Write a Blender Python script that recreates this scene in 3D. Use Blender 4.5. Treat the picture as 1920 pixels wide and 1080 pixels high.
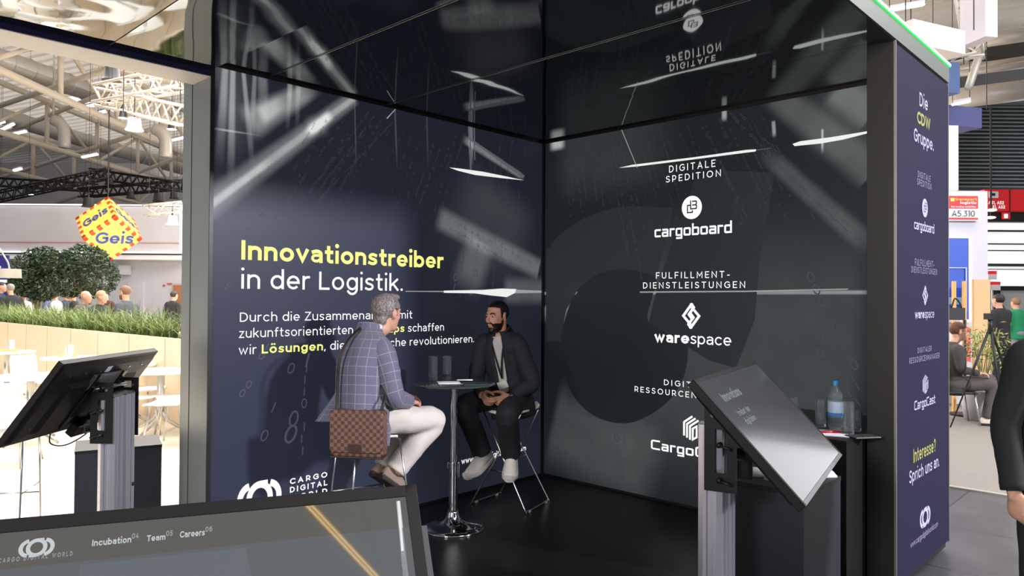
import bpy, bmesh, math, random
from mathutils import Vector, Matrix, noise
random.seed(7)
V = Vector
S = bpy.context.scene
COL = S.collection
for o in list(bpy.data.objects):
    bpy.data.objects.remove(o)

# ------------------------------------------------------------------ camera
CAM = V((-5.2143, -4.5509, 1.65))
YAW, PITCH, ROLL, FPX = 0.7596, 0.0136, 0.0062, 1381.1
FW = V((math.cos(YAW)*math.cos(PITCH), math.sin(YAW)*math.cos(PITCH), math.sin(PITCH)))
_r = V((math.sin(YAW), -math.cos(YAW), 0)); _u = _r.cross(FW)
RT = math.cos(ROLL)*_r + math.sin(ROLL)*_u
UP = -math.sin(ROLL)*_r + math.cos(ROLL)*_u
cd = bpy.data.cameras.new('camera'); cam = bpy.data.objects.new('camera', cd); COL.objects.link(cam)
cam.matrix_world = Matrix(((RT.x, UP.x, -FW.x, CAM.x), (RT.y, UP.y, -FW.y, CAM.y), (RT.z, UP.z, -FW.z, CAM.z), (0, 0, 0, 1)))
cd.sensor_width = 36; cd.lens = FPX/1920*36; cd.clip_end = 300; cd.clip_start = 0.05
S.camera = cam
# ------------------------------------------------------------------ world, lamps, exposure
W = bpy.data.worlds.new('hall_light'); S.world = W; W.use_nodes = True
W.node_tree.nodes['Background'].inputs[0].default_value = (0.86, 0.88, 0.95, 1)
W.node_tree.nodes['Background'].inputs[1].default_value = 0.42
S.view_settings.view_transform = 'Standard'; S.view_settings.look = 'None'
S.view_settings.gamma = 1; S.view_settings.exposure = 0; S.view_settings.use_curve_mapping = False

def lamp(name, loc, target, size, power, col=(1, 1, 1), size_y=None, shape='DISK'):
    d = bpy.data.lights.new(name, 'AREA'); d.shape = shape if not size_y else 'RECTANGLE'
    d.size = size; d.energy = power; d.color = col
    if size_y: d.size_y = size_y
    o = bpy.data.objects.new(name, d); COL.objects.link(o); o.location = loc
    o.rotation_euler = (V(target)-V(loc)).to_track_quat('-Z', 'Y').to_euler()
    return o
lamp('hall_floodlight', (2.1, -13.6, 5.75), (-2.0, 0, 1.4), 1.0, 2300, (0.93, 0.93, 1.0))
lamp('hall_highbay_or_fill', (6.0, 14.0, 9.5), (6.0, 14.0, 0), 16, 5500, (1.0, 0.97, 0.93), 12)
lamp('hall_highbay_or_fill', (-3.0, 5.5, 8.5), (-2.5, 5.5, 0), 6, 1450, (1.0, 0.96, 0.91), 5)
lamp('hall_highbay_or_fill', (9.0, -6.5, 9.0), (9.0, -6.5, 0), 10, 1000, (1.0, 0.98, 0.96), 8)
lamp('hall_highbay_or_fill', (26.0, 22.0, 11.0), (26.0, 22.0, 0), 16, 9000, (0.97, 0.97, 1.0), 16)
lamp('added_roof_fill', (30, 38, 13.0), (30, 38, 20), 70, 9000, (1.0, 0.97, 0.92), 60)  # added upward light to brighten the roof deck; no such lamp is seen
lamp('hall_highbay_or_fill', (-2.6, -9.5, 7.5), (-2.5, -1.5, 0.9), 2.5, 330, (1.0, 0.95, 0.9), 3)  # added fill from the front for the booth interior, not a visible fixture

lamp('added_aisle_fill', (-10.0, -4.3, 3.2), (-1.0, -.45, 1.2), 1.4, 420, (1.0, 0.96, 0.92))  # added light from the left to brighten the bearded man, source invented
# ------------------------------------------------------------------ pixel helpers (1920x1080 frame -> world)
def ray(x, y): return FW + (x-960)/FPX*RT + (540-y)/FPX*UP
def at(x, y, D): return CAM + D*ray(x, y)
def hit(x, y, ax, v):
    d = ray(x, y); return CAM + (v-CAM[ax])/d[ax]*d
def floor_at(x, D):                     # floor point at column x and depth D
    p = at(x, 560, D); return V((p.x, p.y, 0))

# ------------------------------------------------------------------ materials
def lin(c):
    return tuple(((k/255)/12.92 if k/255 <= .04045 else ((k/255+.055)/1.055)**2.4) for k in c)
_mats = {}
def mat(name, rgb=(128, 128, 128), rough=.5, metal=0, emit=None, es=1.0, trans=0, ior=1.45, spec=None, coat=0, bump=0, bscale=40, mottle=0, mscale=8, sheen=0, alpha=1):
    if name in _mats: return _mats[name]
    m = bpy.data.materials.new(name); m.use_nodes = True; _mats[name] = m
    nt = m.node_tree; b = nt.nodes['Principled BSDF']; I = b.inputs
    c = (*lin(rgb), 1)
    I['Base Color'].default_value = c; I['Roughness'].default_value = rough; I['Metallic'].default_value = metal
    I['Transmission Weight'].default_value = trans; I['IOR'].default_value = ior; I['Coat Weight'].default_value = coat
    I['Sheen Weight'].default_value = sheen; I['Alpha'].default_value = alpha
    if spec is not None: I['Specular IOR Level'].default_value = spec
    if emit is not None:
        I['Emission Color'].default_value = (*lin(emit), 1); I['Emission Strength'].default_value = es
    if mottle or bump:
        tc = nt.nodes.new('ShaderNodeTexCoord')
        if mottle:
            n = nt.nodes.new('ShaderNodeTexNoise'); n.inputs['Scale'].default_value = mscale; n.inputs['Detail'].default_value = 5
            nt.links.new(tc.outputs['Object'], n.inputs['Vector'])
            mr = nt.nodes.new('ShaderNodeMapRange'); mr.inputs[3].default_value = 1-mottle; mr.inputs[4].default_value = 1+mottle
            nt.links.new(n.outputs['Fac'], mr.inputs[0])
            mx = nt.nodes.new('ShaderNodeVectorMath'); mx.operation = 'SCALE'; mx.inputs[0].default_value = c[:3]
            nt.links.new(mr.outputs[0], mx.inputs['Scale']); nt.links.new(mx.outputs[0], I['Base Color'])
        if bump:
            n2 = nt.nodes.new('ShaderNodeTexNoise'); n2.inputs['Scale'].default_value = bscale; n2.inputs['Detail'].default_value = 4
            nt.links.new(tc.outputs['Object'], n2.inputs['Vector'])
            bp = nt.nodes.new('ShaderNodeBump'); bp.inputs['Strength'].default_value = bump; bp.inputs['Distance'].default_value = .01
            nt.links.new(n2.outputs['Fac'], bp.inputs['Height']); nt.links.new(bp.outputs[0], I['Normal'])
    return m
class NT:                               # tiny node-graph writer for the printed walls
    def __init__(s, m): s.t = m.node_tree; s.L = s.t.links
    def put(s, inp, v):
        if hasattr(v, 'is_linked') or hasattr(v, 'links'): s.L.new(v, inp)
        else: inp.default_value = v
    def m(s, op, a, b=None, c=None, clamp=False):
        n = s.t.nodes.new('ShaderNodeMath'); n.operation = op; n.use_clamp = clamp
        for i, v in enumerate((a, b, c)):
            if v is not None: s.put(n.inputs[i], v)
        return n.outputs[0]
    def smooth(s, v, lo, hi, o0=0., o1=1.):
        n = s.t.nodes.new('ShaderNodeMapRange'); n.interpolation_type = 'SMOOTHSTEP'
        s.put(n.inputs[0], v); n.inputs[1].default_value = lo; n.inputs[2].default_value = hi
        n.inputs[3].default_value = o0; n.inputs[4].default_value = o1
        return n.outputs[0]

# ------------------------------------------------------------------ mesh builder
def basis(d, up=V((0, 0, 1))):
    d = V(d).normalized(); s = d.cross(up)
    if s.length < 1e-4: s = d.cross(V((1, 0, 0)))
    s.normalize(); return s, s.cross(d)
def crom(P, n):
    """Catmull-Rom resample of tuples"""
    if len(P) < 3 or n <= 1:
        return [V(p) for p in P] if n <= 1 else [V(P[0]).lerp(V(P[-1]), k/n) for k in range(n+1)]
    P = [V(p) for p in P]; out = []
    for i in range(len(P)-1):
        p0 = P[i-1] if i else P[i]*2-P[i+1]; p1 = P[i]; p2 = P[i+1]; p3 = P[i+2] if i+2 < len(P) else P[i+1]*2-P[i]
        for k in range(n):
            t = k/n; out.append(.5*((2*p1)+(p2-p0)*t+(2*p0-5*p1+4*p2-p3)*t*t+(3*p1-p0-3*p2+p3)*t**3))
    out.append(P[-1]); return out
class MB:
    def __init__(s): s.v = []; s.f = []; s.uv = {}; s.mi = []; s.cur = 0
    def face(s, idx, uv=None):
        s.f.append(tuple(idx)); s.mi.append(s.cur)
        if uv: s.uv[len(s.f)-1] = uv
    def add(s, vs, fs):
        b = len(s.v); s.v += [V(q) for q in vs]
        for f in fs: s.face([b+i for i in f])
        return s
    def box(s, c, size, R=None):
        c = V(c); h = V(size)/2; vs = []
        for z in (-1, 1):
            for y in (-1, 1):
                for x in (-1, 1):
                    q = V((x*h.x, y*h.y, z*h.z)); vs.append(c+(R @ q if R else q))
        return s.add(vs, [(0, 2, 3, 1), (4, 5, 7, 6), (0, 1, 5, 4), (2, 6, 7, 3), (0, 4, 6, 2), (1, 3, 7, 5)])
    def bx(s, x0, x1, y0, y1, z0, z1): return s.box(((x0+x1)/2, (y0+y1)/2, (z0+z1)/2), (abs(x1-x0), abs(y1-y0), abs(z1-z0)))
    def beam(s, a, b, w, h):
        a, b = V(a), V(b); d = (b-a); sd, u = basis(d); R = Matrix((d.normalized(), sd, u)).transposed()
        return s.box((a+b)/2, (d.length, w, h), R)
    def loft(s, rings, cap=True, closed=True, uvs=None):
        b = len(s.v); n = len(rings[0])
        for r in rings: s.v += [V(q) for q in r]
        m = n if closed else n-1
        for i in range(len(rings)-1):
            for j in range(m):
                k = (j+1) % n
                uv = None
                if uvs: uv = [(uvs[i][0]*j/n, uvs[i][1]), (uvs[i][0]*(j+1)/n, uvs[i][1]), (uvs[i+1][0]*(j+1)/n, uvs[i+1][1]), (uvs[i+1][0]*j/n, uvs[i+1][1])]
                s.face((b+i*n+j, b+i*n+k, b+(i+1)*n+k, b+(i+1)*n+j), uv)
        if cap and closed:
            s.face([b+j for j in range(n)][::-1]); s.face([b+(len(rings)-1)*n+j for j in range(n)])
        return s
    def tube(s, pts, rad, n=12, sub=1, cap=True, up=V((0, 0, 1)), uvw=None, off=0):
        """rad: number, list of numbers or list of (across, along-up) pairs"""
        rr = [(r if isinstance(r, (tuple, list)) else (r, r)) for r in (rad if isinstance(rad, (list, tuple)) and not (isinstance(rad, tuple) and len(rad) == 2 and len(pts) != 2) else [rad]*len(pts))]
        P = crom(pts, sub); Rr = crom([(a, b2, 0) for a, b2 in rr], sub)
        rings = []; uvs = []; acc = 0; sd = None
        for i, p in enumerate(P):
            d = (P[min(i+1, len(P)-1)]-P[max(i-1, 0)])
            if sd is None: sd, u = basis(d, up)
            else:
                sd = (sd-d.normalized()*sd.dot(d.normalized())).normalized(); u = sd.cross(d.normalized())
            if i: acc += (p-P[i-1]).length
            rings.append([p+sd*(Rr[i].x*math.cos(a+off))+u*(Rr[i].y*math.sin(a+off)) for a in [2*math.pi*j/n for j in range(n)]])
            uvs.append((uvw or 0, acc))
        return s.loft(rings, cap, True, uvs if uvw else None)
    def cyl(s, a, b, r, n=16, r2=None): return s.tube([a, b], [r, r if r2 is None else r2], n)
    def lathe(s, prof, c=(0, 0, 0), n=32, M=None):
        c = V(c); rings = []
        for r, z in prof:
            rings.append([c+((M @ V((r*math.cos(2*math.pi*j/n), r*math.sin(2*math.pi*j/n), z))) if M else V((r*math.cos(2*math.pi*j/n), r*math.sin(2*math.pi*j/n), z))) for j in range(n)])
        return s.loft(rings)
    def ell(s, c, r, R=None, n=16, m=10):
        c = V(c); r = V(r) if not isinstance(r, (int, float)) else V((r, r, r)); vs = []; fs = []
        for i in range(1, m):
            th = math.pi*i/m
            for j in range(n):
                ph = 2*math.pi*j/n; q = V((r.x*math.sin(th)*math.cos(ph), r.y*math.sin(th)*math.sin(ph), r.z*math.cos(th)))
                vs.append(c+(R @ q if R else q))
        t = V((0, 0, r.z)); vs.append(c+(R @ t if R else t)); vs.append(c-(R @ t if R else t)); N = (m-1)*n
        for i in range(m-2):
            for j in range(n):
                k = (j+1) % n; fs.append((i*n+j, (i+1)*n+j, (i+1)*n+k, i*n+k))
        for j in range(n):
            k = (j+1) % n; fs.append((N, j, k)); fs.append((N+1, (m-2)*n+k, (m-2)*n+j))
        return s.add(vs, fs)
    def poly(s, pts): return s.add(pts, [tuple(range(len(pts)))])
    def slab(s, pts, t):               # outline extruded by vector t
        n = len(pts); t = V(t)
        return s.add([V(q) for q in pts]+[V(q)+t for q in pts], [tuple(range(n))[::-1], tuple(range(n, 2*n))]+[(i, (i+1) % n, n+(i+1) % n, n+i) for i in range(n)])
    def build(s, name, m, parent=None, smooth=False, bevel=0, sub=0, loc=None):
        me = bpy.data.meshes.new(name); 
        org = loc if loc is not None else (V(parent.location) if parent is not None and parent.type == 'EMPTY' else None)
        vs = [q-V(org) for q in s.v] if org is not None else s.v
        me.from_pydata([tuple(q) for q in vs], [], s.f)
        if s.uv:
            L = me.uv_layers.new(name='UVMap')
            for p in me.polygons:
                u = s.uv.get(p.index)
                if u:
                    for k, li in enumerate(p.loop_indices): L.data[li].uv = u[k]
        for q in (m if isinstance(m, (list, tuple)) else [m]): me.materials.append(q)
        me.polygons.foreach_set('material_index', s.mi)
        bm = bmesh.new(); bm.from_mesh(me); bmesh.ops.recalc_face_normals(bm, faces=bm.faces); bm.to_mesh(me); bm.free()
        o = bpy.data.objects.new(name, me); COL.objects.link(o)
        if parent is not None:
            o.parent = parent
            if org is None:
                o.matrix_parent_inverse = Matrix.Identity(4)
        elif org is not None: o.location = org
        if smooth: 
            me.polygons.foreach_set('use_smooth', [True]*len(me.polygons))
            if smooth != True: me.set_sharp_from_angle(angle=math.radians(smooth))
        if bevel:
            b = o.modifiers.new('bevel', 'BEVEL'); b.width = bevel; b.segments = 2; b.limit_method = 'ANGLE'; b.angle_limit = math.radians(40)
        if sub:
            b = o.modifiers.new('sub', 'SUBSURF'); b.levels = sub; b.render_levels = sub
        return o
def tag(o, label=None, cat=None, group=None, kind=None):
    if label: o['label'] = label
    if cat: o['category'] = cat
    if group: o['group'] = group
    if kind: o['kind'] = kind
    return o
def thing(name, label, cat, loc=(0, 0, 0), group=None, kind=None):
    o = bpy.data.objects.new(name, None); COL.objects.link(o); o.location = loc; o.empty_display_size = .1
    return tag(o, label, cat, group, kind)
def struct(o): o['kind'] = 'structure'; return o
def copy_tree(o, parent=None, loc=None, rz=None):
    c = o.copy(); COL.objects.link(c); c.parent = parent
    if loc is not None: c.location = loc
    if rz is not None: c.rotation_euler = (0, 0, rz)
    for ch in list(o.children): copy_tree(ch, c)
    return c
def bake(o):                            # turn modifiers into mesh
    dg = bpy.context.evaluated_depsgraph_get(); dg.update()
    me = bpy.data.meshes.new_from_object(o.evaluated_get(dg)); o.modifiers.clear(); o.data = me; return o
def remeshed(mb, name, m, parent, voxel=.01, smooth=4, wob=0, wscale=9):
    o = mb.build(name, m, parent)
    r = o.modifiers.new('r', 'REMESH'); r.mode = 'VOXEL'; r.voxel_size = voxel
    s = o.modifiers.new('s', 'SMOOTH'); s.iterations = smooth; s.factor = .5
    bake(o); me = o.data
    if wob: wobble(me, wob, wscale)
    me.polygons.foreach_set('use_smooth', [True]*len(me.polygons)); return o
def wobble(me, amp, sc, stretch=(1, 1, 1)):
    me.update(); 
    nr = [V(v.normal) for v in me.vertices]
    for v, nn in zip(me.vertices, nr):
        q = V((v.co.x*stretch[0], v.co.y*stretch[1], v.co.z*stretch[2]))*sc
        k = noise.noise(q)+.5*noise.noise(q*2.3+V((3, 1, 2)))
        v.co += nn*(amp*k)
    me.update()

# ------------------------------------------------------------------ lettering: a geometric monoline alphabet drawn as stroke ribbons
X = .74
def A(cx, cy, rx, ry, a0, a1): return (cx, cy, rx, ry, a0, a1)
GL = {
 'a': (.5, [[(.05, X-.06), A(.25, X-.2, .24, .2, 120, 0), (.49, 0)], [(.49, .43), (.22, .43), A(.2, .215, .2, .215, 90, 270), (.28, 0), (.49, .16)]]),
 'b': (.56, [[(0, 1.06), (0, 0)], [A(.28, .37, .28, .37, 0, 360)]]),
 'c': (.52, [[A(.29, .37, .29, .37, 48, 312)]]),
 'd': (.56, [[(.56, 1.06), (.56, 0)], [A(.28, .37, .28, .37, 0, 360)]]),
 'e': (.56, [[(.05, .36), (.52, .36)], [(.56, .36), A(.28, .37, .28, .37, 2, 306)]]),
 'f': (.3, [[(.34, 1.04), A(.26, .88, .14, .17, 80, 180), (.12, 0)], [(0, X-.02), (.31, X-.02)]]),
 'g': (.56, [[A(.28, .37, .28, .37, 0, 360)], [(.56, X), (.56, .02), A(.28, .02, .28, .3, 0, -150)]]),
 'h': (.5, [[(0, 1.06), (0, 0)], [(0, .45), A(.25, .47, .25, .27, 180, 0), (.5, 0)]]),
 'i': (.02, [[(.01, X), (.01, 0)], 'dot']),
 'k': (.48, [[(0, 1.06), (0, 0)], [(.46, X), (.02, .28)], [(.17, .44), (.49, 0)]]),
 'l': (.02, [[(.01, 1.06), (.01, 0)]]),
 'm': (.9, [[(0, X), (0, 0)], [(0, .45), A(.225, .48, .225, .26, 180, 0), (.45, 0)], [(.45, .45), A(.675, .48, .225, .26, 180, 0), (.9, 0)]]),
 'n': (.5, [[(0, X), (0, 0)], [(0, .45), A(.25, .47, .25, .27, 180, 0), (.5, 0)]]),
 'o': (.58, [[A(.29, .37, .29, .37, 0, 360)]]),
 'p': (.56, [[(0, X), (0, -.28)], [A(.28, .37, .28, .37, 0, 360)]]),
 'r': (.27, [[(0, X), (0, 0)], [(0, .42), A(.26, .46, .26, .28, 180, 85)]]),
 's': (.42, [[(.41, X-.07), A(.22, .565, .2, .175, 60, 250), A(.2, .185, .22, .185, 70, -120), (.0, .07)]]),
 't': (.3, [[(.12, .98), (.12, .17), A(.27, .17, .15, .17, 180, 285)], [(0, X-.02), (.3, X-.02)]]),
 'u': (.5, [[(.5, X), (.5, 0)], [(.5, .3), A(.25, .27, .25, .27, 0, -180), (0, X)]]),
 'v': (.5, [[(0, X), (.25, 0), (.5, X)]]),
 'w': (.8, [[(0, X), (.21, 0), (.4, X-.04), (.59, 0), (.8, X)]]),
 'x': (.5, [[(0, X), (.48, 0)], [(.47, X), (0, 0)]]),
 'y': (.5, [[(0, X), (.26, .02)], [(.5, X), (.2, -.2), (.04, -.24)]]),
 'z': (.42, [[(.02, X), (.41, X), (.0, 0), (.43, 0)]]),
 'A': (.68, [[(0, 0), (.34, 1), (.68, 0)], [(.12, .3), (.56, .3)]]),
 'B': (.54, [[(0, 0), (0, 1), (.3, 1), A(.3, .76, .2, .24, 90, -90), (0, .52)], [(.3, .52), A(.3, .26, .24, .26, 90, -90), (0, 0)]]),
 'C': (.68, [[A(.42, .5, .42, .5, 48, 312)]]),
 'D': (.66, [[(0, 0), (0, 1), (.22, 1), A(.22, .5, .44, .5, 90, -90), (0, 0)]]),
 'E': (.48, [[(.5, 1), (0, 1), (0, 0), (.5, 0)], [(0, .51), (.44, .51)]]),
 'F': (.48, [[(.5, 1), (0, 1), (0, 0)], [(0, .48), (.44, .48)]]),
 'G': (.74, [[A(.42, .5, .42, .5, 50, 322), (.75, .5)], [(.5, .5), (.75, .5)]]),
 'I': (.02, [[(.01, 0), (.01, 1)]]),
 'L': (.46, [[(0, 1), (0, 0), (.47, 0)]]),
 'M': (.76, [[(0, 0), (0, 1), (.38, .3), (.76, 1), (.76, 0)]]),
 'N': (.66, [[(0, 0), (0, 1), (.66, 0), (.66, 1)]]),
 'O': (.86, [[A(.43, .5, .43, .5, 0, 360)]]),
 'P': (.54, [[(0, 0), (0, 1), (.26, 1), A(.26, .66, .28, .34, 90, -90), (0, .32)]]),
 'R': (.56, [[(0, 0), (0, 1), (.26, 1), A(.26, .67, .28, .33, 90, -90), (0, .34)], [(.32, .34), (.56, 0)]]),
 'S': (.52, [[(.5, .9), A(.27, .76, .25, .24, 55, 255), A(.27, .25, .27, .25, 75, -125), (.0, .1)]]),
 'T': (.6, [[(0, 1), (.6, 1)], [(.3, 1), (.3, 0)]]),
 'U': (.62, [[(0, 1), (0, .34), A(.31, .33, .31, .33, 180, 360), (.62, 1)]]),
 'V': (.66, [[(0, 1), (.33, 0), (.66, 1)]]),
 'W': (1.0, [[(0, 1), (.25, 0), (.5, .96), (.75, 0), (1.0, 1)]]),
 'Z': (.56, [[(.02, 1), (.56, 1), (0, 0), (.58, 0)]]),
 '0': (.56, [[A(.28, .5, .28, .5, 0, 360)]]), '1': (.2, [[(0, .98), (.18, 1), (.18, 0)]]),
 '2': (.5, [[(.02, .8), A(.25, .74, .23, .26, 160, -35), (.02, 0), (.52, 0)]]),
 '3': (.48, [[(.02, 1), (.46, 1), (.2, .6), A(.22, .3, .25, .3, 90, -140)]]),
 '4': (.56, [[(.36, 1), (0, .26), (.56, .26)], [(.42, .5), (.42, 0)]]),
 '5': (.5, [[(.46, 1), (.08, 1), (.04, .58), (.2, .6), A(.22, .3, .27, .3, 90, -140)]]),
 '6': (.52, [[(.44, .95), A(.3, .5, .3, .5, 80, 180), A(.27, .3, .27, .3, 180, -180)]]),
 '?': (.44, [[(.0, .84), A(.22, .76, .21, .24, 160, -60), (.22, .3)], [(.22, .04), (.22, .0)]]),
 '!': (.02, [[(.01, 1), (.01, .3)], [(.01, .03), (.01, 0)]]),
 '.': (.02, [[(.01, .02), (.01, 0)]]), ',': (.02, [[(.02, .03), (-.04, -.14)]]), '-': (.28, [[(0, .36), (.28, .36)]]),
 ' ': (.1, []),
}
GL['ö'] = (GL['o'][0], GL['o'][1]+['uml'])
# squared logotype alphabet
GQ = {
 'c': (.5, [[(.5, X), (.06, X), (0, X-.06), (0, .06), (.06, 0), (.5, 0)]]),
 'a': (.52, [[(.04, X), (.46, X), (.52, X-.06), (.52, 0), (.06, 0), (0, .06), (0, .34), (.06, .4), (.52, .4)]]),
 'r': (.34, [[(0, 0), (0, X), (.36, X)]]),
 'g': (.52, [[(.52, 0), (.06, 0), (0, .06), (0, X-.06), (.06, X), (.52, X), (.52, -.26), (.05, -.26)]]),
 'o': (.56, [[(.2, X), (.06, X), (0, X-.06), (0, .06), (.06, 0), (.2, 0)], [(.36, X), (.5, X), (.56, X-.06), (.56, .06), (.5, 0), (.36, 0)]]),
 'b': (.54, [[(0, 1.06), (0, 0), (.2, 0)], [(.12, X), (.48, X), (.54, X-.06), (.54, .06), (.48, 0), (.34, 0)]]),
 'd': (.54, [[(.54, 1.06), (.54, 0), (.06, 0), (0, .06), (0, X-.06), (.06, X), (.54, X)]]),
 'C': (.74, [[(.74, 1), (.14, 1), (.03, .94), (0, .84), (0, .16), (.03, .06), (.14, 0), (.74, 0)]]),
 'O': (.56, [[(.06, X), (0, X-.06), (0, .06), (.06, 0), (.5, 0), (.56, .06), (.56, X-.06), (.5, X), (.06, X)]]),
 's': (.5, [[(.5, X), (.06, X), (0, X-.06), (0, .42), (.05, .37), (.46, .37), (.5, .32), (.5, .05), (.45, 0), (0, 0)]]),
 't': (.34, [[(.06, 1), (.06, .06), (.12, 0), (.34, 0)], [(.06, X), (.34, X)]]),
}
def stroke_pts(st):
    out = []
    for q in st:
        if len(q) == 2: out.append(q)
        else:
            cx, cy, rx, ry, a0, a1 = q; k = max(3, int(abs(a1-a0)/14))
            out += [(cx+rx*math.cos(math.radians(a0+(a1-a0)*i/k)), cy+ry*math.sin(math.radians(a0+(a1-a0)*i/k))) for i in range(k+1)]
    r = [out[0]]
    for q in out[1:]:
        if math.hypot(q[0]-r[-1][0], q[1]-r[-1][1]) > 1e-3: r.append(q)
    return r
def ribbon(pts, w, caps=True):
    """quads of a mitred ribbon in 2-D"""
    P = [V((a, b)) for a, b in pts]; n = len(P); closed = n > 3 and (P[0]-P[-1]).length < 1e-3; h = w/2
    if n < 2: return []
    if not closed and caps:
        P[0] = P[0]-(P[1]-P[0]).normalized()*h*.98; P[-1] = P[-1]+(P[-1]-P[-2]).normalized()*h*.98
    L = []; Rr = []
    for i in range(n):
        if closed: a = P[i-1] if i else P[-2]; c = P[i+1] if i < n-1 else P[1]
        else: a = P[i-1] if i else None; c = P[i+1] if i < n-1 else None
        d1 = (P[i]-a).normalized() if a is not None else None; d2 = (c-P[i]).normalized() if c is not None else None
        d1 = d1 if d1 is not None else d2; d2 = d2 if d2 is not None else d1
        n1 = V((-d1.y, d1.x)); n2 = V((-d2.y, d2.x)); b = n1+n2
        if b.length < .3: b = n1; k = 1
        else: b.normalize(); k = min(1/max(b.dot(n1), .3), 1.9)
        L.append(P[i]+b*h*k); Rr.append(P[i]-b*h*k)
    return [(L[i], L[i+1], Rr[i+1], Rr[i]) for i in range(n-1)]
def disc2(cx, cy, r, n=14, ry=None): return [V((cx+r*math.cos(2*math.pi*i/n), cy+(ry or r)*math.sin(2*math.pi*i/n))) for i in range(n)]
THIN = {'e': {0: .6}, 'a': {1: .78}, 'B': {1: .8}, 'R': {1: .85}, 's': {0: .9}}
def glyph_quads(s, w, sp=.17, gl=GL, bold=None):
    """returns list of 2-D polygons and the advance width (cap height = 1); bold: list of bool per character"""
    x = 0; out = []; outb = []
    for ci, ch in enumerate(s):
        ww = w
        src = gl if ch in gl else GL
        if bold and bold[ci]: ww = bold[ci]
        wd, strokes = src[ch]
        low = ch.islower() and ch != 'ö' or ch == 'ö'
        def fy(y):
            if ch in '.,-': return y+ww/2 if ch != '-' else y
            if low:
                if y < 0: return y+ww/2
                if y <= X: return ww/2+y/X*(X-ww)
                return y-ww/2
            return ww/2+y*(1-ww)
        dst = outb if (bold and bold[ci]) else out
        for si, st in enumerate(strokes):
            wq = ww*THIN.get(ch, {}).get(si, 1) if ww > .16 else ww
            if st == 'dot': dst.append([V((q.x+x+ww/2+.01, q.y)) for q in disc2(0, 1.0, ww*.62)]); continue
            if st == 'uml':
                for dx in (.16, .42): dst.append([V((q.x+x+ww/2+dx, q.y)) for q in disc2(0, .99, ww*.58)])
                continue
            pts = stroke_pts(st)
            closed = len(pts) > 3 and math.hypot(pts[0][0]-pts[-1][0], pts[0][1]-pts[-1][1]) < 2e-3
            q2 = []
            for a, b in pts:
                q2.append((a+x+ww/2, fy(b)))
            if ch == '.' or (ch in '!?' and len(pts) == 2 and pts[0][1] < .1):
                dst.append([V((q.x+x+ww/2, q.y)) for q in disc2(.01 if ch != '?' else .22, ww*.6, ww*.62)]); continue
            for q in ribbon(q2, wq): dst.append(list(q))
        x += wd+ww+sp
    return out, outb, x-sp
def word(name, s, parent, m, P0, U, width, cap, N, w=.13, sp=.17, gl=GL, bold=None, mb_=None, UPV=V((0, 0, 1)), lift=.002):
    """one line of lettering on a plane: P0 baseline start, U unit vector along, width in metres, cap height, N outward normal"""
    a, b, adv = glyph_quads(s, w, sp, gl, bold); k = width/adv
    for polys, mm, nm in ((a, m, name), (b, mb_, name)):
        if not polys: continue
        o = MB()
        for pg in polys: o.poly([V(P0)+V(U)*(q.x*k)+UPV*(q.y*cap)+V(N)*lift for q in pg])
        o.build(nm, mm, parent)
def mark(name, polys, parent, m, C, U, sx, sz, N, lift=.004, UPV=V((0, 0, 1))):
    """a 2-D emblem (polygons in unit coordinates) on a plane"""
    o = MB()
    for pg in polys: o.poly([V(C)+V(U)*(q[0]*sx)+UPV*(q[1]*sz)+V(N)*lift for q in pg])
    return o.build(name, m, parent)
def arcpts(cx, cy, rx, ry, a0, a1): return stroke_pts([(cx, cy, rx, ry, a0, a1)])
def emblem_rings():
    P = []
    P += ribbon(arcpts(0, 0, .4, .4, 0, 360), .2)
    P += ribbon(arcpts(-.34, 0, .4, .4, 98, 262), .2, False)
    P += ribbon(arcpts(.34, 0, .4, .4, -82, 82), .2, False)
    P += [[V((0, .5)), V((0, .31)), V((.36, .5))], [V((0, .5)), V((-.36, .42)), V((-.3, .32)), V((0, .33))]] if False else []
    P += [[V((-.02, .5)), V((.3, .5)), V((.3, .3)), V((.1, .34))], [V((.02, -.5)), V((-.3, -.5)), V((-.3, -.3)), V((-.1, -.34))]]
    return P
def emblem_links():
    P = []
    for s in (1, -1):
        a = [(-.12*s, .94*s), (-.5*s, .5*s*0), (-.12*s, -.94*s*0-.62*s*0)]
        P += ribbon([(.02*s, .92*s), (-.42*s, .0), (.0*s-.06*s, -.62*s)], .15)
        P += ribbon([(.02*s, .92*s), (.14*s, .66*s), (-.12*s, .12*s), (.04*s, -.22*s)], .15)
    return P
def emblem_hex():
    P = []
    for k, (x0, top) in enumerate(((-.46, .3), (-.24, .18), (-.02, .06))):
        P += ribbon([(x0, -.62-.12*k), (x0, top), (x0+.56, top+.44)], .14)
    P += ribbon([(.18, -.88), (.18, -.1), (.46, .1), (.46, -.68), (.18, -.88)], .14)
    P += ribbon([(.7, .22), (.7, -.32)], .13); P += [[V(q) for q in ((.64, -.46), (.77, -.4), (.77, -.52), (.64, -.58))]]
    return P
def emblem_cb():
    return (ribbon([(-.1, .2), (-.42, .2), (-.42, -.42), (.08, -.42), (.08, -.3)], .11), ribbon([(-.1, .56), (-.1, -.12), (.44, -.12), (.48, -.06), (.48, .12), (.4, .2), (.1, .2)], .11), ribbon([(.4, .22), (.48, .3), (.48, .46), (.42, .52), (.1, .52)], .11))
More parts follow.
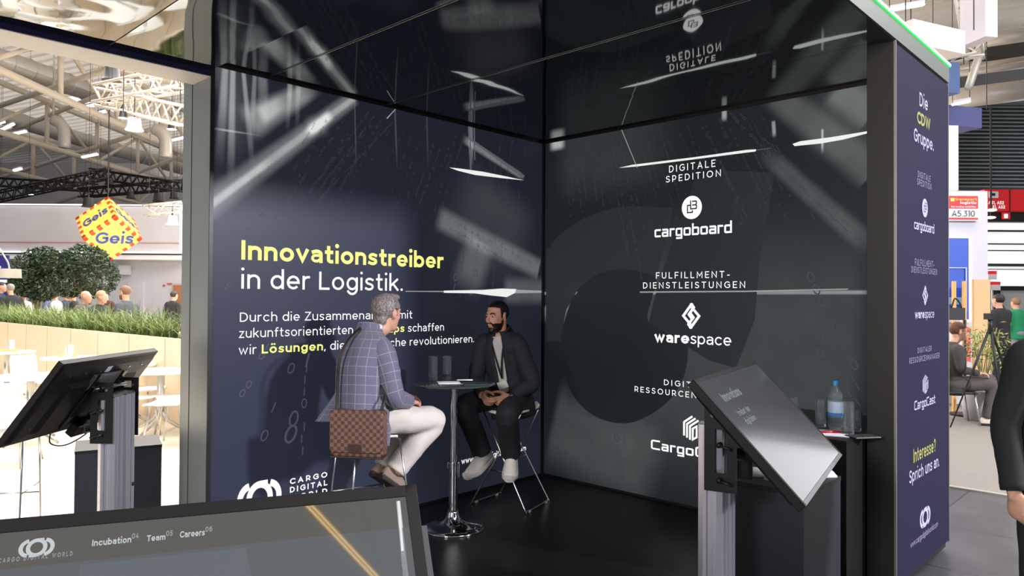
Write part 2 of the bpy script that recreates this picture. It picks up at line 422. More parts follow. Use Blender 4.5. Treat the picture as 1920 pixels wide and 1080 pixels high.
# ================================================================== THE BOOTH
H = 3.128; DEPTH = 3.26; XL = -3.18
def WL(x, y): q = hit(x, y, 1, 0); return (q.x, q.z)
def WR(x, y): q = hit(x, y, 0, 0); return (-q.y, q.z)
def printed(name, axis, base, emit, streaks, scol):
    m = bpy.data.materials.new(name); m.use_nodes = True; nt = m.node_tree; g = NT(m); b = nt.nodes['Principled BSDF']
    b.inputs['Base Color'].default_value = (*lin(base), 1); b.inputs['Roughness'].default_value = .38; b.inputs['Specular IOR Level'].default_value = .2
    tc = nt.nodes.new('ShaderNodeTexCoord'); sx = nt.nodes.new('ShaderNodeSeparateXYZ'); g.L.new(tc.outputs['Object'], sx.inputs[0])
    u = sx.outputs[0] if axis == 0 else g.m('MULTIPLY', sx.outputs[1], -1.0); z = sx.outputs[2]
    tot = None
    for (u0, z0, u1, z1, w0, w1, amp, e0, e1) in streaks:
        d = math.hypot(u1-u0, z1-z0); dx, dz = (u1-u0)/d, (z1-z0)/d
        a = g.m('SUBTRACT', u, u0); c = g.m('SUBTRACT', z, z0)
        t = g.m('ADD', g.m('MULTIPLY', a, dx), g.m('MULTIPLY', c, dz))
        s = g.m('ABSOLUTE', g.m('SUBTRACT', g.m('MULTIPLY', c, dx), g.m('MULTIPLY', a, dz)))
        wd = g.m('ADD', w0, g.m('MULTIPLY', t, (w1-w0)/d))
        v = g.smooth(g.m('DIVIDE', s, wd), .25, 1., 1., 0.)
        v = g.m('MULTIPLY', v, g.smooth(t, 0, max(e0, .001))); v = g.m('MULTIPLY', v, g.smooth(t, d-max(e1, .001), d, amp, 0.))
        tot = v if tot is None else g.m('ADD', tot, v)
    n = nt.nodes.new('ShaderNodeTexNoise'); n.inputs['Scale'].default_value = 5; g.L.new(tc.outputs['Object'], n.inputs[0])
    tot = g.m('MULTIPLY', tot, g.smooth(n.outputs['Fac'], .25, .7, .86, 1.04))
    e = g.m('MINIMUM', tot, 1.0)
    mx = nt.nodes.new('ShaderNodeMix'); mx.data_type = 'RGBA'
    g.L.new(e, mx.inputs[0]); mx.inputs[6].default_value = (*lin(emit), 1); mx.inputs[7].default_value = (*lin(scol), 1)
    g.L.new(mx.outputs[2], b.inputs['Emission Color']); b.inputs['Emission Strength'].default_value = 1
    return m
def SL(fn, p, q, w0, w1, amp, e0=.1, e1=.1):
    a = fn(*p); c = fn(*q); return (a[0], a[1], c[0], c[1], w0, w1, amp, e0, e1)
left_st = [
 SL(WL, (385, 390), (668, 180), .12, .07, .2, .0, .05), SL(WL, (385, 391), (668, 181), .045, .03, .26, .0, .05), SL(WL, (385, 392), (520, 292), .03, .03, .2, .0, .2), SL(WL, (570, 255), (625, 211), .055, .05, .7, .12, .08),
 SL(WL, (455, 236), (600, 160), .15, .07, .3, .1, .2), SL(WL, (480, 222), (540, 185), .09, .06, .34, .08, .15),
 SL(WL, (423, 118), (410, 330), .03, .05, .3, .02, .6), SL(WL, (437, 118), (432, 360), .025, .04, .36, .02, .6), SL(WL, (455, 120), (475, 330), .02, .03, .3, .02, .6),
 SL(WL, (478, 130), (470, 300), .02, .03, .2, .02, .5), SL(WL, (492, 134), (496, 260), .05, .05, .16, .02, .4), SL(WL, (545, 140), (538, 255), .03, .02, .3, .02, .4), SL(WL, (560, 150), (556, 255), .03, .02, .2, .02, .4),
 SL(WL, (395, 160), (505, 155), .6, .35, .12, .1, .5), SL(WL, (590, 210), (600, 262), .12, .1, .14, .1, .1),
 SL(WL, (395, 240), (500, 256), .012, .006, .35, .1, .3),
 SL(WL, (865, 258), (985, 335), .05, .04, .22, .1, .1), SL(WL, (882, 230), (884, 320), .04, .03, .2, .02, .2),
 SL(WL, (815, 405), (1012, 505), .13, .13, .16, .1, .02), SL(WL, (905, 450), (865, 560), .22, .25, .12, .05, .3),
 SL(WL, (950, 330), (880, 560), .6, .7, .04, .3, .9), SL(WL, (940, 545), (1018, 545), .16, .16, .1, .1, .02), SL(WL, (740, 190), (745, 330), .012, .01, .07, .02, .3), SL(WL, (800, 205), (803, 330), .01, .01, .05, .02, .3), SL(WL, (665, 185), (668, 330), .008, .008, .07, .02, .3),
]
right_st = [
 SL(WR, (1440, 165), (1640, 325), .14, .17, .10, .15, .02), SL(WR, (1560, 160), (1640, 215), .17, .17, .14, .08, .02), SL(WR, (1420, 275), (1640, 470), .09, .1, .08, .3, .2),
 SL(WR, (1045, 258), (1045, 285), .11, .11, .55, .04, .06), SL(WR, (1030, 300), (1300, 255), .5, .5, .03, .3, .6),
 SL(WR, (1358, 205), (1358, 230), .03, .03, .4, .02, .05), SL(WR, (1450, 225), (1452, 260), .02, .02, .35, .02, .05), SL(WR, (1542, 240), (1542, 290), .012, .012, .5, .02, .08),
 SL(WR, (1500, 180), (1660, 180), .5, .5, .05, .3, .02), SL(WR, (1100, 640), (1640, 700), 1.3, 1.3, .05, .5, .2), SL(WR, (1640, 548), (1018, 550), .02, .02, .3, .1, .02),
 SL(WR, (1028, 560), (1075, 600), .3, .05, .2, .02, .1), SL(WR, (1250, 900), (1030, 790), .5, .5, .06, .3, .1),
]
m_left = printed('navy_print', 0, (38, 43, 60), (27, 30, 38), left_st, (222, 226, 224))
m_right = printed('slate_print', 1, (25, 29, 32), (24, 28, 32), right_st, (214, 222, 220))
m_black = mat('black_laminate', (24, 24, 25), .38)
m_blackmetal = mat('black_metal', (22, 22, 24), .35, .2)
m_post = mat('brushed_grey_panel', (138, 144, 143), .42, .55, bump=.03, bscale=90)
m_white = mat('lit_white', (30, 30, 30), .6, emit=(255, 255, 255), es=1.05)
m_yell = mat('lit_yellow', (30, 30, 20), .6, emit=(250, 248, 140), es=1.0)
m_dim = mat('print_grey', (30, 30, 30), .6, emit=(88, 92, 98), es=1.0)
m_dim2 = mat('print_darkgrey', (30, 30, 30), .6, emit=(56, 60, 68), es=1.0)
m_tube = mat('print_light', (40, 40, 40), .6, emit=(236, 240, 236), es=1.0)
m_tube2 = mat('print_light_faint', (40, 40, 40), .6, emit=(150, 156, 152), es=1.0)

wl = MB().bx(XL, .43, 0, .41, 0, H).build('wall_left', m_left, bevel=.003); struct(wl)
wl.data.materials.append(m_post)
for p_ in wl.data.polygons:
    if abs(p_.normal.y+1) > .01: p_.material_index = 1
wr = MB().bx(0, .43, -DEPTH+.15, -.004, 0, H).build('wall_right', m_right); struct(wr)
# dark shadow-gap trims along the panel edges
def trim(name, *b, m=None): return struct(MB().bx(*b).build(name, m or m_black))
trim('trim_1', XL-.002, .0, -.012, 0, H-.03, H)
trim('trim_2', -.012, 0, -DEPTH+.15, -.012, H-.03, H)
trim('trim_3', XL-.003, XL+.022, -.008, .0, .0, H-.03)
trim('trim_4', -.022, 0, -.022, 0, 0, H-.03)
trim('baseboard_left', XL, -.02, -.01, 0, 0, .018); trim('baseboard_right', -.01, 0, -DEPTH+.15, -.02, 0, .018)
# seam of the two-piece post
trim('trim_5', XL-.0025, XL+.001, .268, .272, 0, 3.03, m=m_blackmetal)

# ---- lettering of the left wall
NL = V((0, -1, 0)); UL = V((1, 0, 0)); NR = V((-1, 0, 0)); UR = V((0, -1, 0))
def lineL(name, s, pl, pr, capx, captop, m=None, w=.13, sp=.17, bold=None, mb_=None, gl=GL):
    a = hit(*pl, 1, 0); b = hit(*pr, 1, 0); c = hit(*captop, 1, 0); zb = (a.z+b.z)/2
    base = hit(captop[0], capx, 1, 0)
    word(name, s, wl, m or m_white, V((a.x, 0, zb)), UL, b.x-a.x, c.z-base.z, NL, w, sp, gl, bold, mb_)
def lineR(name, s, pl, pr, captop, basey, m=None, w=.13, sp=.17, gl=GL, bold=None, mb_=None, div=1):
    a = hit(*pl, 0, 0); b = hit(*pr, 0, 0); c = hit(*captop, 0, 0); d = hit(captop[0], basey, 0, 0)
    word(name, s, wr, m or m_white, V((0, a.y, (a.z+b.z)/2)), UR, a.y-b.y, (c.z-d.z)/div, NR, w, sp, gl, bold, mb_)
lineL('headline_lettering', 'Innovationstreiber', (451.7, 486.6), (830.9, 503.5), 486.6, (451.7, 449.8), m_yell, .2, .12)
lineL('headline_lettering', 'in der Logistik.', (451.7, 540.8), (754.7, 545.8), 543.4, (598, 509.4), None, .125, .15)
lineL('body_lettering', 'Durch die Zusammenarbeit mit', (449.4, 601.2), (772.5, 598.9), 601.2, (449.4, 583.7), None, .115, .17)
s_ = 'zukunftsorientierten Start-ups schaffen'; i_ = s_.index('Start')
lineL('body_lettering', s_, (447.9, 632.5), (832, 620.8), 601.2, (449.4, 583.7), None, .115, .17, [(.19 if i_ <= k < i_+9 else 0) for k in range(len(s_))], m_yell)
s_ = 'wir Lösungen, die die Branche revolutionieren.'
lineL('body_lettering', s_, (447.3, 663.4), (888.3, 643.0), 601.2, (449.4, 583.7), None, .115, .17, [(.19 if 4 <= k < 12 else 0) for k in range(len(s_))], m_yell)
lineL('logo_lettering', 'CARGO', (543.3, 907), (613.3, 895.6), 907, (543.3, 896.2), None, .2, .45)
lineL('logo_lettering', 'DIGITAL', (543.3, 922.8), (613.3, 910.8), 922.8, (543.3, 912.0), None, .2, .38)
lineL('logo_lettering', 'WORLD', (543.3, 938.8), (613.3, 926.6), 938.8, (543.3, 928.0), None, .2, .4)
lineL('web_lettering', 'www.cargodigitalworld.com', (864.9, 869.8), (985.8, 844.4), 869.8, (864.9, 859.6), None, .17, .14)
c_ = hit(486.5, 934, 1, 0); a_ = hit(443.8, 934, 1, 0); t_ = hit(486.5, 901.5, 1, 0)
mark('rings_emblem', emblem_rings(), wl, m_white, V((c_.x, 0, c_.z)), UL, (c_.x-a_.x)/.84, (t_.z-c_.z)/.5, NL)
# ---- lettering of the right wall
lineR('category_lettering', 'DIGITALE', (1254.7, 323.4), (1341.4, 312.9), (1254.7, 310.5), 323.4, None, .13, .42)
lineR('category_lettering', 'SPEDITION', (1248.8, 341.7), (1351.9, 331.2), (1248.8, 329.6), 341.7, None, .13, .42)
lineR('category_lettering', 'FULFILLMENT-', (1230.2, 522.6), (1368.6, 520.4), (1230.2, 510.8), 522.6, None, .13, .42)
lineR('category_lettering', 'DIENSTLEISTUNGEN', (1206, 540.9), (1397.4, 540.1), (1206, 529.4), 540.9, None, .13, .42)
lineR('category_lettering', 'DIGITALER', (1245.2, 721.2), (1350, 733), (1245.2, 710.6), 721.2, None, .13, .42)
lineR('category_lettering', 'RESSOURCENMANAGER', (1190.2, 733.9), (1405, 758), (1190.2, 723.5), 733.9, None, .13, .42)
lineR('cargo_lettering', 'cargoboard', (1227.5, 444.7), (1372.5, 437.2), (1227.5, 429.9), 444.9, None, .17, .12, GQ, div=.74)
s_ = 'warespace'
lineR('space_lettering', s_, (1227.5, 641), (1371.3, 648.8), (1227.5, 625.8), 641, None, .12, .13, GL, [(.22 if k < 4 else 0) for k in range(9)], m_white, div=.76)
lineR('cast_lettering', 'CargoCast', (1220.7, 843), (1372, 866), (1220.7, 825), 843, None, .17, .15, {**GQ, 'o': GQ['O']})
def markR(name, polys, cx, cy, ex, ey, m=None):
    c = hit(cx, cy, 0, 0); e = hit(cx+ex, cy, 0, 0); t = hit(cx, cy-ey, 0, 0)
    return mark(name, polys, wr, m or m_white, V((0, c.y, c.z)), UR, c.y-e.y, t.z-c.z, NR)
markR('round_emblem', [disc2(0, 0, 1, 40)], 1297.5, 389.1, 19, 21.8)
m_ink = mat('emblem_ink', (30, 33, 40), .6)
c_ = hit(1297.5, 389.1, 0, 0); e_ = hit(1316.5, 389.1, 0, 0); t_ = hit(1297.5, 367.3, 0, 0)
mark('emblem_strokes', [q for k in emblem_cb() for q in k], wr, m_ink, V((0, c_.y, c_.z)), UR, c_.y-e_.y, t_.z-c_.z, NR, .006)
markR('links_emblem', emblem_links(), 1296.3, 592.4, 36, 24)
markR('box_emblem', emblem_hex(), 1294.8, 800.4, 26, 26)
# faint oversized rings in the print of the right wall
def areaR(name, pts, m, d=.0012, cv=0):
    if cv: pts = [(q.x, q.y) for q in crom([(x, y, 0) for x, y in pts[:cv]], 6)]+pts[cv:]
    return MB().poly([V((-d, *hit(x, y, 0, 0)[1:])) for x, y in pts]).build(name, m, wr)
m_pr1 = mat('print_ring', (28, 32, 35), .38, emit=(31, 37, 41)); m_pr2 = mat('print_ring_dark', (25, 28, 31), .38, emit=(21, 25, 29)); m_pr3 = mat('print_ring_mid', (27, 31, 36), .38, emit=(26, 31, 37))
arc_ = [(1018+k, 0) for k in ()]
areaR('print_shape', [(1024, 470), (1050, 440), (1085, 415), (1130, 396), (1185, 387), (1262, 390), (1254, 430), (1236, 500), (1222, 545), (1195, 512), (1160, 506), (1120, 515), (1085, 540), (1062, 580), (1050, 640), (1024, 640)], m_pr1, .0004, 6)
areaR('print_shape', [(1054, 650), (1060, 596), (1080, 552), (1110, 520), (1150, 506), (1195, 508), (1230, 524), (1222, 560), (1217, 604), (1280, 628), (1290, 650), (1284, 700), (1262, 742), (1228, 772), (1185, 792), (1140, 790), (1098, 768), (1066, 724), (1054, 650)], m_pr2, .0007, 23)
areaR('print_shape', [(1302, 338), (1345, 320), (1452, 324), (1440, 400), (1425, 480), (1415, 600), (1380, 690), (1330, 676), (1217, 604), (1232, 540), (1262, 450)], m_pr3, .0010, 0)
# ---- printed light tubes (sharp) on both walls
def shapeL(name, pts, m): return MB().poly([V((hit(x, y, 1, 0).x, -.0016, hit(x, y, 1, 0).z)) for x, y in pts]).build(name, m, wl)
def shapeR(name, pts, m): return MB().poly([V((-.0016, hit(x, y, 0, 0).y, hit(x, y, 0, 0).z)) for x, y in pts]).build(name, m, wr)
shapeL('printed_tube', [(842, 314), (862, 316), (905, 322), (945, 330), (982, 338), (940, 334), (890, 328), (858, 320)], m_tube)
shapeL('printed_tube', [(832, 545), (905, 543.5), (940, 541), (968, 542), (966, 549), (950, 557), (920, 554), (890, 550), (832, 549)], m_tube)
shapeL('printed_tube', [(760, 545.5), (832, 545.6), (832, 547.6), (760, 547)], m_tube2)
shapeL('printed_tube', [(966, 543), (1015, 545), (1015, 549), (964, 550)], m_tube2)
shapeL('printed_line', [(874, 258), (880, 258), (984, 330), (980, 334)], m_dim)
shapeL('printed_line', [(880, 232), (882, 232), (884, 318), (881, 318)], m_dim); shapeL('printed_line', [(888, 234), (890, 234), (891, 300), (889, 300)], m_dim)
shapeL('printed_line', [(724, 222), (742, 203), (743, 204), (726, 223)], m_tube2)
shapeR('printed_tube', [(1186, 309), (1300, 295), (1400, 281), (1418, 280), (1417, 284), (1300, 299), (1196, 312), (1160, 315)], m_tube)
shapeR('printed_tube', [(1486, 270), (1500, 265), (1560, 257), (1627, 246), (1627, 250), (1580, 262), (1540, 269), (1490, 274)], m_tube)
shapeR('printed_tube', [(1200, 546.5), (1400, 545), (1590, 541), (1590, 543), (1400, 547.5), (1200, 549)], m_tube2)
shapeR('printed_line', [(1163.5, 240), (1165, 240), (1195.5, 314), (1194.5, 315)], m_tube2)
shapeR('printed_line', [(1418, 281), (1447, 277), (1447, 278), (1418, 282.5)], m_dim)
# ---- binary rain: rows of small noughts and ones printed on the walls
def rain(wall_fn, place, rows, name, parent, m, seed):
    R_ = random.Random(seed); o = MB()
    for (x0, y0, x1, y1, sz, dens) in rows:
        a = V(wall_fn(x0, y0)); b = V(wall_fn(x1, y1)); L_ = (b-a).length; d = (b-a)/L_; nn = V((-d.y, d.x)); t = 0
        while t < L_:
            if R_.random() < dens:
                c = a+d*t+nn*R_.uniform(-.2, .2)*sz; w_ = sz*.3; h_ = sz*.5
                if R_.random() < .5: qs = [[c+d*h_+nn*w_*.25, c+d*h_-nn*w_*.25, c-d*h_-nn*w_*.25, c-d*h_+nn*w_*.25]]
                else:
                    P = [c+d*h_*math.cos(k*math.pi/6)+nn*w_*math.sin(k*math.pi/6) for k in range(13)]
                    qs = ribbon([(p.x, p.y) for p in P], w_*.45, False)
                for q in qs: o.poly([place(p.x, p.y) for p in q])
            t += sz*1.35
    o.build(name, m, parent)
PLt = lambda u, z: V((u, -.0012, z)); PRt = lambda u, z: V((-.0013, -u, z))
rows = []
for k in range(26):
    x = 600+k*14+random.uniform(-5, 5); y = 118+(x-395)*.2365+14; L_ = random.uniform(80, 300)
    sl = -.75 if x < 760 else (-.4 if x < 880 else -.08)
    rows.append((x, y+random.uniform(0, 60), x+sl*L_, y+60+L_, random.choice((.016, .02, .024)), random.uniform(.25, .6)))
for x, y, dx, dy in ((690, 212, -140, 190), (700, 220, -150, 200), (735, 230, -190, 200), (940, 260, -60, 280), (960, 265, -40, 300), (985, 275, -30, 240)): rows.append((x, y, x+dx, y+dy, .022, .8))
rain(WL, PLt, rows, 'printed_digits', wl, m_dim2, 3)
rows = [(820, 415, 1005, 520, .03, .7), (830, 405, 1010, 500, .026, .5), (870, 470, 845, 560, .06, .6), (900, 480, 870, 590, .06, .5)]
for x, y, dx, dy, s in ((585, 640, -40, 160, .10), (560, 770, -50, 120, .12), (545, 690, -60, 150, .07), (575, 690, -10, 160, .06), (500, 650, -60, 120, .05), (540, 870, -25, 60, .12), (520, 420, -120, 150, .03), (470, 430, -50, 120, .03)): rows.append((x, y, x+dx, y+dy, s, .55))
rain(WL, PLt, rows, 'printed_digits', wl, mat('print_blue', (30, 30, 40), .6, emit=(66, 72, 88)), 5)
rows = []
for k in range(34):
    x = 1060+k*11+random.uniform(-5, 5); y = 262-(x-1020)*.178+16; L_ = random.uniform(40, 190); sl = .12+.5*(x-1060)/380
    rows.append((x, y+random.uniform(0, 40), x+sl*L_, y+40+L_, random.choice((.016, .02)), random.uniform(.3, .75)))
for x, y, dx, dy in ((1370, 215, 230, 235), (1390, 215, 235, 240), (1430, 290, 180, 160), (1180, 400, 25, 130), (1160, 385, 20, 100)): rows.append((x, y, x+dx, y+dy, .03, .8))
rain(WR, PRt, rows, 'printed_digits', wr, m_dim2, 9)
rows = [(1520, 520, 1600, 690, .07, .5), (1500, 560, 1560, 660, .06, .5), (1560, 560, 1625, 640, .07, .4), (1540, 660, 1610, 760, .06, .5), (1150, 800, 1175, 930, .07, .6), (1165, 790, 1180, 890, .04, .6), (1105, 840, 1110, 900, .05, .6), (1590, 690, 1620, 760, .05, .5)]
rain(WR, PRt, rows, 'printed_digits', wr, m_dim2, 11)

# ---- roof: mirror-gloss black ceiling sheets, beam, fascia, green light line
m_mirror = bpy.data.materials.new('black_gloss_foil'); m_mirror.use_nodes = True
_b = m_mirror.node_tree.nodes['Principled BSDF'].inputs
_b['Base Color'].default_value = (.22, .23, .225, 1); _b['Metallic'].default_value = 1; _b['Roughness'].default_value = .035
def ceiling_sheet(name, x0, x1, amp, seed):
    o = MB(); nx, ny = 40, 70; y0, y1 = -DEPTH, -.004
    for j in range(ny+1):
        for i in range(nx+1):
            x = x0+(x1-x0)*i/nx; y = y0+(y1-y0)*j/ny
            e = min(1, (1-abs(2*i/nx-1))*4)
            k = noise.noise(V((x*2.1, y*1.3, seed)))+.5*noise.noise(V((x*5, y*4, seed+5)))
            o.v.append(V((x, y, (3.118 if x1 > -3.1 else 3.066)+amp*e*k+.0012*amp/.001*(abs(2*i/nx-1)**6)*.4)))
    for j in range(ny):
        for i in range(nx): o.face((j*(nx+1)+i, j*(nx+1)+i+1, (j+1)*(nx+1)+i+1, (j+1)*(nx+1)+i))
    ob = o.build(name, m_mirror, None, True); struct(ob); return ob
for k, (a_, b_) in enumerate(((-7.6, -5.74), (-5.735, -4.77), (-4.765, -3.78), (-3.775, -3.186), (-3.186, -2.792), (-2.788, -1.822), (-1.818, -.78), (-.776, .0))):
    ceiling_sheet('ceiling' if not k else 'ceiling_%d' % k, a_, b_, .006 if b_ < -3.5 else .002 if b_ < -2.5 else .0011, 3.7*k+1)
for k, x in enumerate((-2.79, -1.82)): struct(MB().bx(x-.0015, x+.0015, -DEPTH+.02, -.02, 3.1125, 3.1155).build('trim_ceiling_seam', mat('seam_edge_glint', (150, 152, 150), .3, .7)))  # seams drawn pale to paint in the light caught on their edges
struct(MB().bx(-7.6, .43, -DEPTH+.01, .41, 3.135, 3.235).build('ceiling_roof_slab', m_black))
m_navyband = mat('navy_band', (22, 22, 62), .45)
bm_ = MB().bx(-7.6, XL, .006, .265, 3.03, 3.20).build('trim_roof_beam', mat('beam_cream', (202, 198, 192), .5)); struct(bm_)
struct(MB().bx(-7.6, XL, -.004, .006, 3.032, 3.075).build('trim_roof_band', m_navyband))
struct(MB().bx(-7.6, .43, -DEPTH-.008, -DEPTH+.012, 3.125, 3.245).build('trim_fascia', mat('fascia_grey', (112, 116, 112), .4, .3)))
ledt = thing('light_strip', 'thin green-white light strip along the top edge of the booth roof', 'light', (-3.6, -DEPTH-.008, 3.247))
MB().bx(-7.6, .43, -DEPTH-.019, -DEPTH-.007, 3.238, 3.25).build('light_tube', mat('led_core', (200, 255, 220), .5, emit=(214, 255, 222), es=4), ledt)
MB().bx(-7.6, .43, -DEPTH-.0165, -DEPTH-.007, 3.231, 3.238).build('light_channel', mat('led_green', (20, 160, 60), .5, emit=(30, 225, 80), es=1.5), ledt)
MB().bx(-7.6, .43, -DEPTH-.0165, -DEPTH-.007, 3.25, 3.257).build('light_channel', mat('led_green'), ledt)

# ---- advertising pillar at the front right corner
pil = thing('advertising_pillar', 'tall navy advertising pillar with the booth name and logos at the front right', 'pillar', (-.15, -DEPTH+.07, 0))
MB().bx(-.726, .427, -DEPTH+.006, -DEPTH+.15, 0.03, 3.122).build('pillar_body', mat('pillar_dark', (44, 42, 40), .42, .2), pil, bevel=.002)
m_pan = bpy.data.materials.new('navy_textile'); m_pan.use_nodes = True
_b = m_pan.node_tree.nodes['Principled BSDF'].inputs
_b['Base Color'].default_value = (*lin((26, 25, 43)), 1); _b['Roughness'].default_value = .7; _b['Specular IOR Level'].default_value = .12; _b['Emission Color'].default_value = (*lin((25, 24, 46)), 1); _b['Emission Strength'].default_value = 1
MB().bx(-.714, .42, -DEPTH-.002, -DEPTH+.006, .045, 3.105).build('screen_panel', m_pan, pil)
MB().bx(-.727, -.716, -DEPTH-.006, -DEPTH+.006, .03, 3.122).build('edge_trim', mat('alu_trim', (150, 146, 140), .35, .6), pil)
MB().bx(.421, .428, -DEPTH-.006, -DEPTH+.006, .03, 3.122).build('edge_trim', mat('alu_trim'), pil)
MB().bx(-.70, .40, -DEPTH+.012, -DEPTH+.14, 0, .03).build('plinth', m_black, pil)
m_lav = mat('lit_lavender', (40, 40, 50), .6, emit=(226, 216, 250), es=.95); m_lav2 = mat('lit_lavender_thin', (40, 40, 50), .6, emit=(188, 180, 222), es=.95); m_yg = mat('lit_yellowgreen', (40, 40, 30), .6, emit=(206, 206, 112), es=.95)
YP = -DEPTH-.002
def lineP(name, s, pl, pr, capl, m=None, w=.15, sp=.17, gl=GL, bold=None, div=1):
    a = hit(*pl, 1, YP); b = hit(*pr, 1, YP); c = hit(pl[0], capl, 1, YP)
    word(name, s, pil, m or m_lav, V((a.x, a.y, (a.z+b.z)/2)), UL, b.x-a.x, (c.z-a.z)/div, NL, w, sp, gl, bold, m or m_lav)
lineP('title_lettering', 'Die', (1723.5, 200), (1739, 207), 174, None, .15); lineP('title_lettering', 'CDW', (1719, 231), (1743.5, 244), 208, m_yg, .2, .1); lineP('title_lettering', 'Gruppe.', (1713, 265), (1750, 282.5), 240, None, .17)
lineP('category_lettering', 'DIGITALE', (1720.5, 332.8), (1744, 341), 320.5, m_lav2, .12, .4); lineP('category_lettering', 'SPEDITION', (1719, 347.8), (1746, 355), 335.5, m_lav2, .12, .4)
lineP('cargo_lettering', 'cargoboard', (1713.5, 430.5), (1751, 437), 417, None, .17, .12, GQ, div=.74)
lineP('category_lettering', 'FULFILLMENT-', (1715, 498), (1751, 501), 485.5, m_lav2, .12, .4); lineP('category_lettering', 'DIENSTLEISTUNGEN', (1708.5, 511), (1756.5, 515.5), 499, m_lav2, .12, .4)
lineP('space_lettering', 'warespace', (1715, 595.5), (1751, 597.5), 583, None, .12, .13, GL, [(.22 if k < 4 else 0) for k in range(9)], div=.76)
lineP('category_lettering', 'DIGITALER', (1720, 661.5), (1746, 658.5), 651.5, m_lav2, .12, .4); lineP('category_lettering', 'RESSOURCENMANAGER', (1704.4, 681), (1760.9, 672), 670, m_lav2, .12, .4)
lineP('cast_lettering', 'CargoCast', (1713.8, 769.5), (1752.9, 755.8), 752, None, .16, .15, {**GQ, 'o': GQ['O']})
lineP('slogan_lettering', 'Interesse?', (1712, 868), (1753.8, 846), 842, m_yg, .15); lineP('slogan_lettering', 'Sprich uns an.', (1704.4, 908), (1760.4, 873), 884, None, .15)
lineP('web_lettering', 'www.cargodigitalworld.com', (1706.7, 1029.5), (1757.8, 985), 1018, m_lav2, .12)
def markP(name, polys, cx, cy, ex, ey, m=None, lift=.004):
    c = hit(cx, cy, 1, YP); e = hit(cx+ex, cy, 1, YP); t = hit(cx, cy-ey, 1, YP)
    return mark(name, polys, pil, m or m_lav, V(c), UL, e.x-c.x, t.z-c.z, NL, lift)
markP('round_emblem', [disc2(0, 0, 1, 32)], 1733, 390, 5.2, 17.5); markP('emblem_strokes', [q for k in emblem_cb() for q in k], 1733, 390, 5.2, 17.5, mat('emblem_navy', (50, 48, 90), .6), .006)
markP('links_emblem', emblem_links(), 1733.5, 554, 10.5, 18); markP('box_emblem', emblem_hex(), 1733, 719, 8, 20)
markP('rings_emblem', emblem_rings(), 1733.5, 969, 11.5, 36)

# ---- floors
m_bfloor = mat('booth_floor_black', (20, 20, 21), .33, spec=.35, bump=.06, bscale=25, mottle=.25, mscale=3)
struct(MB().bx(-7.0, -.7, -DEPTH-.01, -.001, -.012, 0).build('floor_booth', m_bfloor)); struct(MB().bx(-.7, 0, -DEPTH+.15, -.001, -.012, 0).build('floor_booth_side', m_bfloor))
def tile_floor():
    m = bpy.data.materials.new('grey_hall_tiles'); m.use_nodes = True; nt = m.node_tree; g = NT(m); b = nt.nodes['Principled BSDF']
    tc = nt.nodes.new('ShaderNodeTexCoord'); br = nt.nodes.new('ShaderNodeTexBrick'); g.L.new(tc.outputs['Object'], br.inputs['Vector'])
    br.offset = 0; br.inputs['Scale'].default_value = 1; br.inputs['Brick Width'].default_value = 1.0; br.inputs['Row Height'].default_value = 1.0; br.inputs['Mortar Size'].default_value = .006
    br.inputs['Color1'].default_value = (*lin((84, 84, 87)), 1); br.inputs['Color2'].default_value = (*lin((76, 76, 79)), 1); br.inputs['Mortar'].default_value = (*lin((48, 48, 50)), 1)
    n = nt.nodes.new('ShaderNodeTexNoise'); n.inputs['Scale'].default_value = 2.3; n.inputs['Detail'].default_value = 8; g.L.new(tc.outputs['Object'], n.inputs[0])
    mr = g.smooth(n.outputs['Fac'], .3, .7, .8, 1.15); vm = nt.nodes.new('ShaderNodeVectorMath'); vm.operation = 'SCALE'
    g.L.new(br.outputs['Color'], vm.inputs[0]); g.L.new(mr, vm.inputs['Scale']); g.L.new(vm.outputs[0], b.inputs['Base Color']); b.inputs['Roughness'].default_value = .32
    b.inputs['Specular IOR Level'].default_value = .4
    return m
struct(MB().bx(-30, 70, -40, 90, -.3, -.02).build('floor', tile_floor()))
struct(MB().bx(2.3, 60, -40, 20, -.02, -.008).build('floor_aisle', mat('grey_aisle_carpet', (122, 117, 112), .8, mottle=.08, mscale=4)))
struct(MB().bx(2.26, 2.32, -40, 20, -.02, -.004).build('trim_aisle_joint', mat('pale_joint', (150, 146, 140), .5)))
struct(MB().bx(-30, 22, .415, 30, -.02, 0).build('floor_cafe', mat('cream_cafe_floor', (236, 224, 206), .55, mottle=.05, mscale=1.5)))
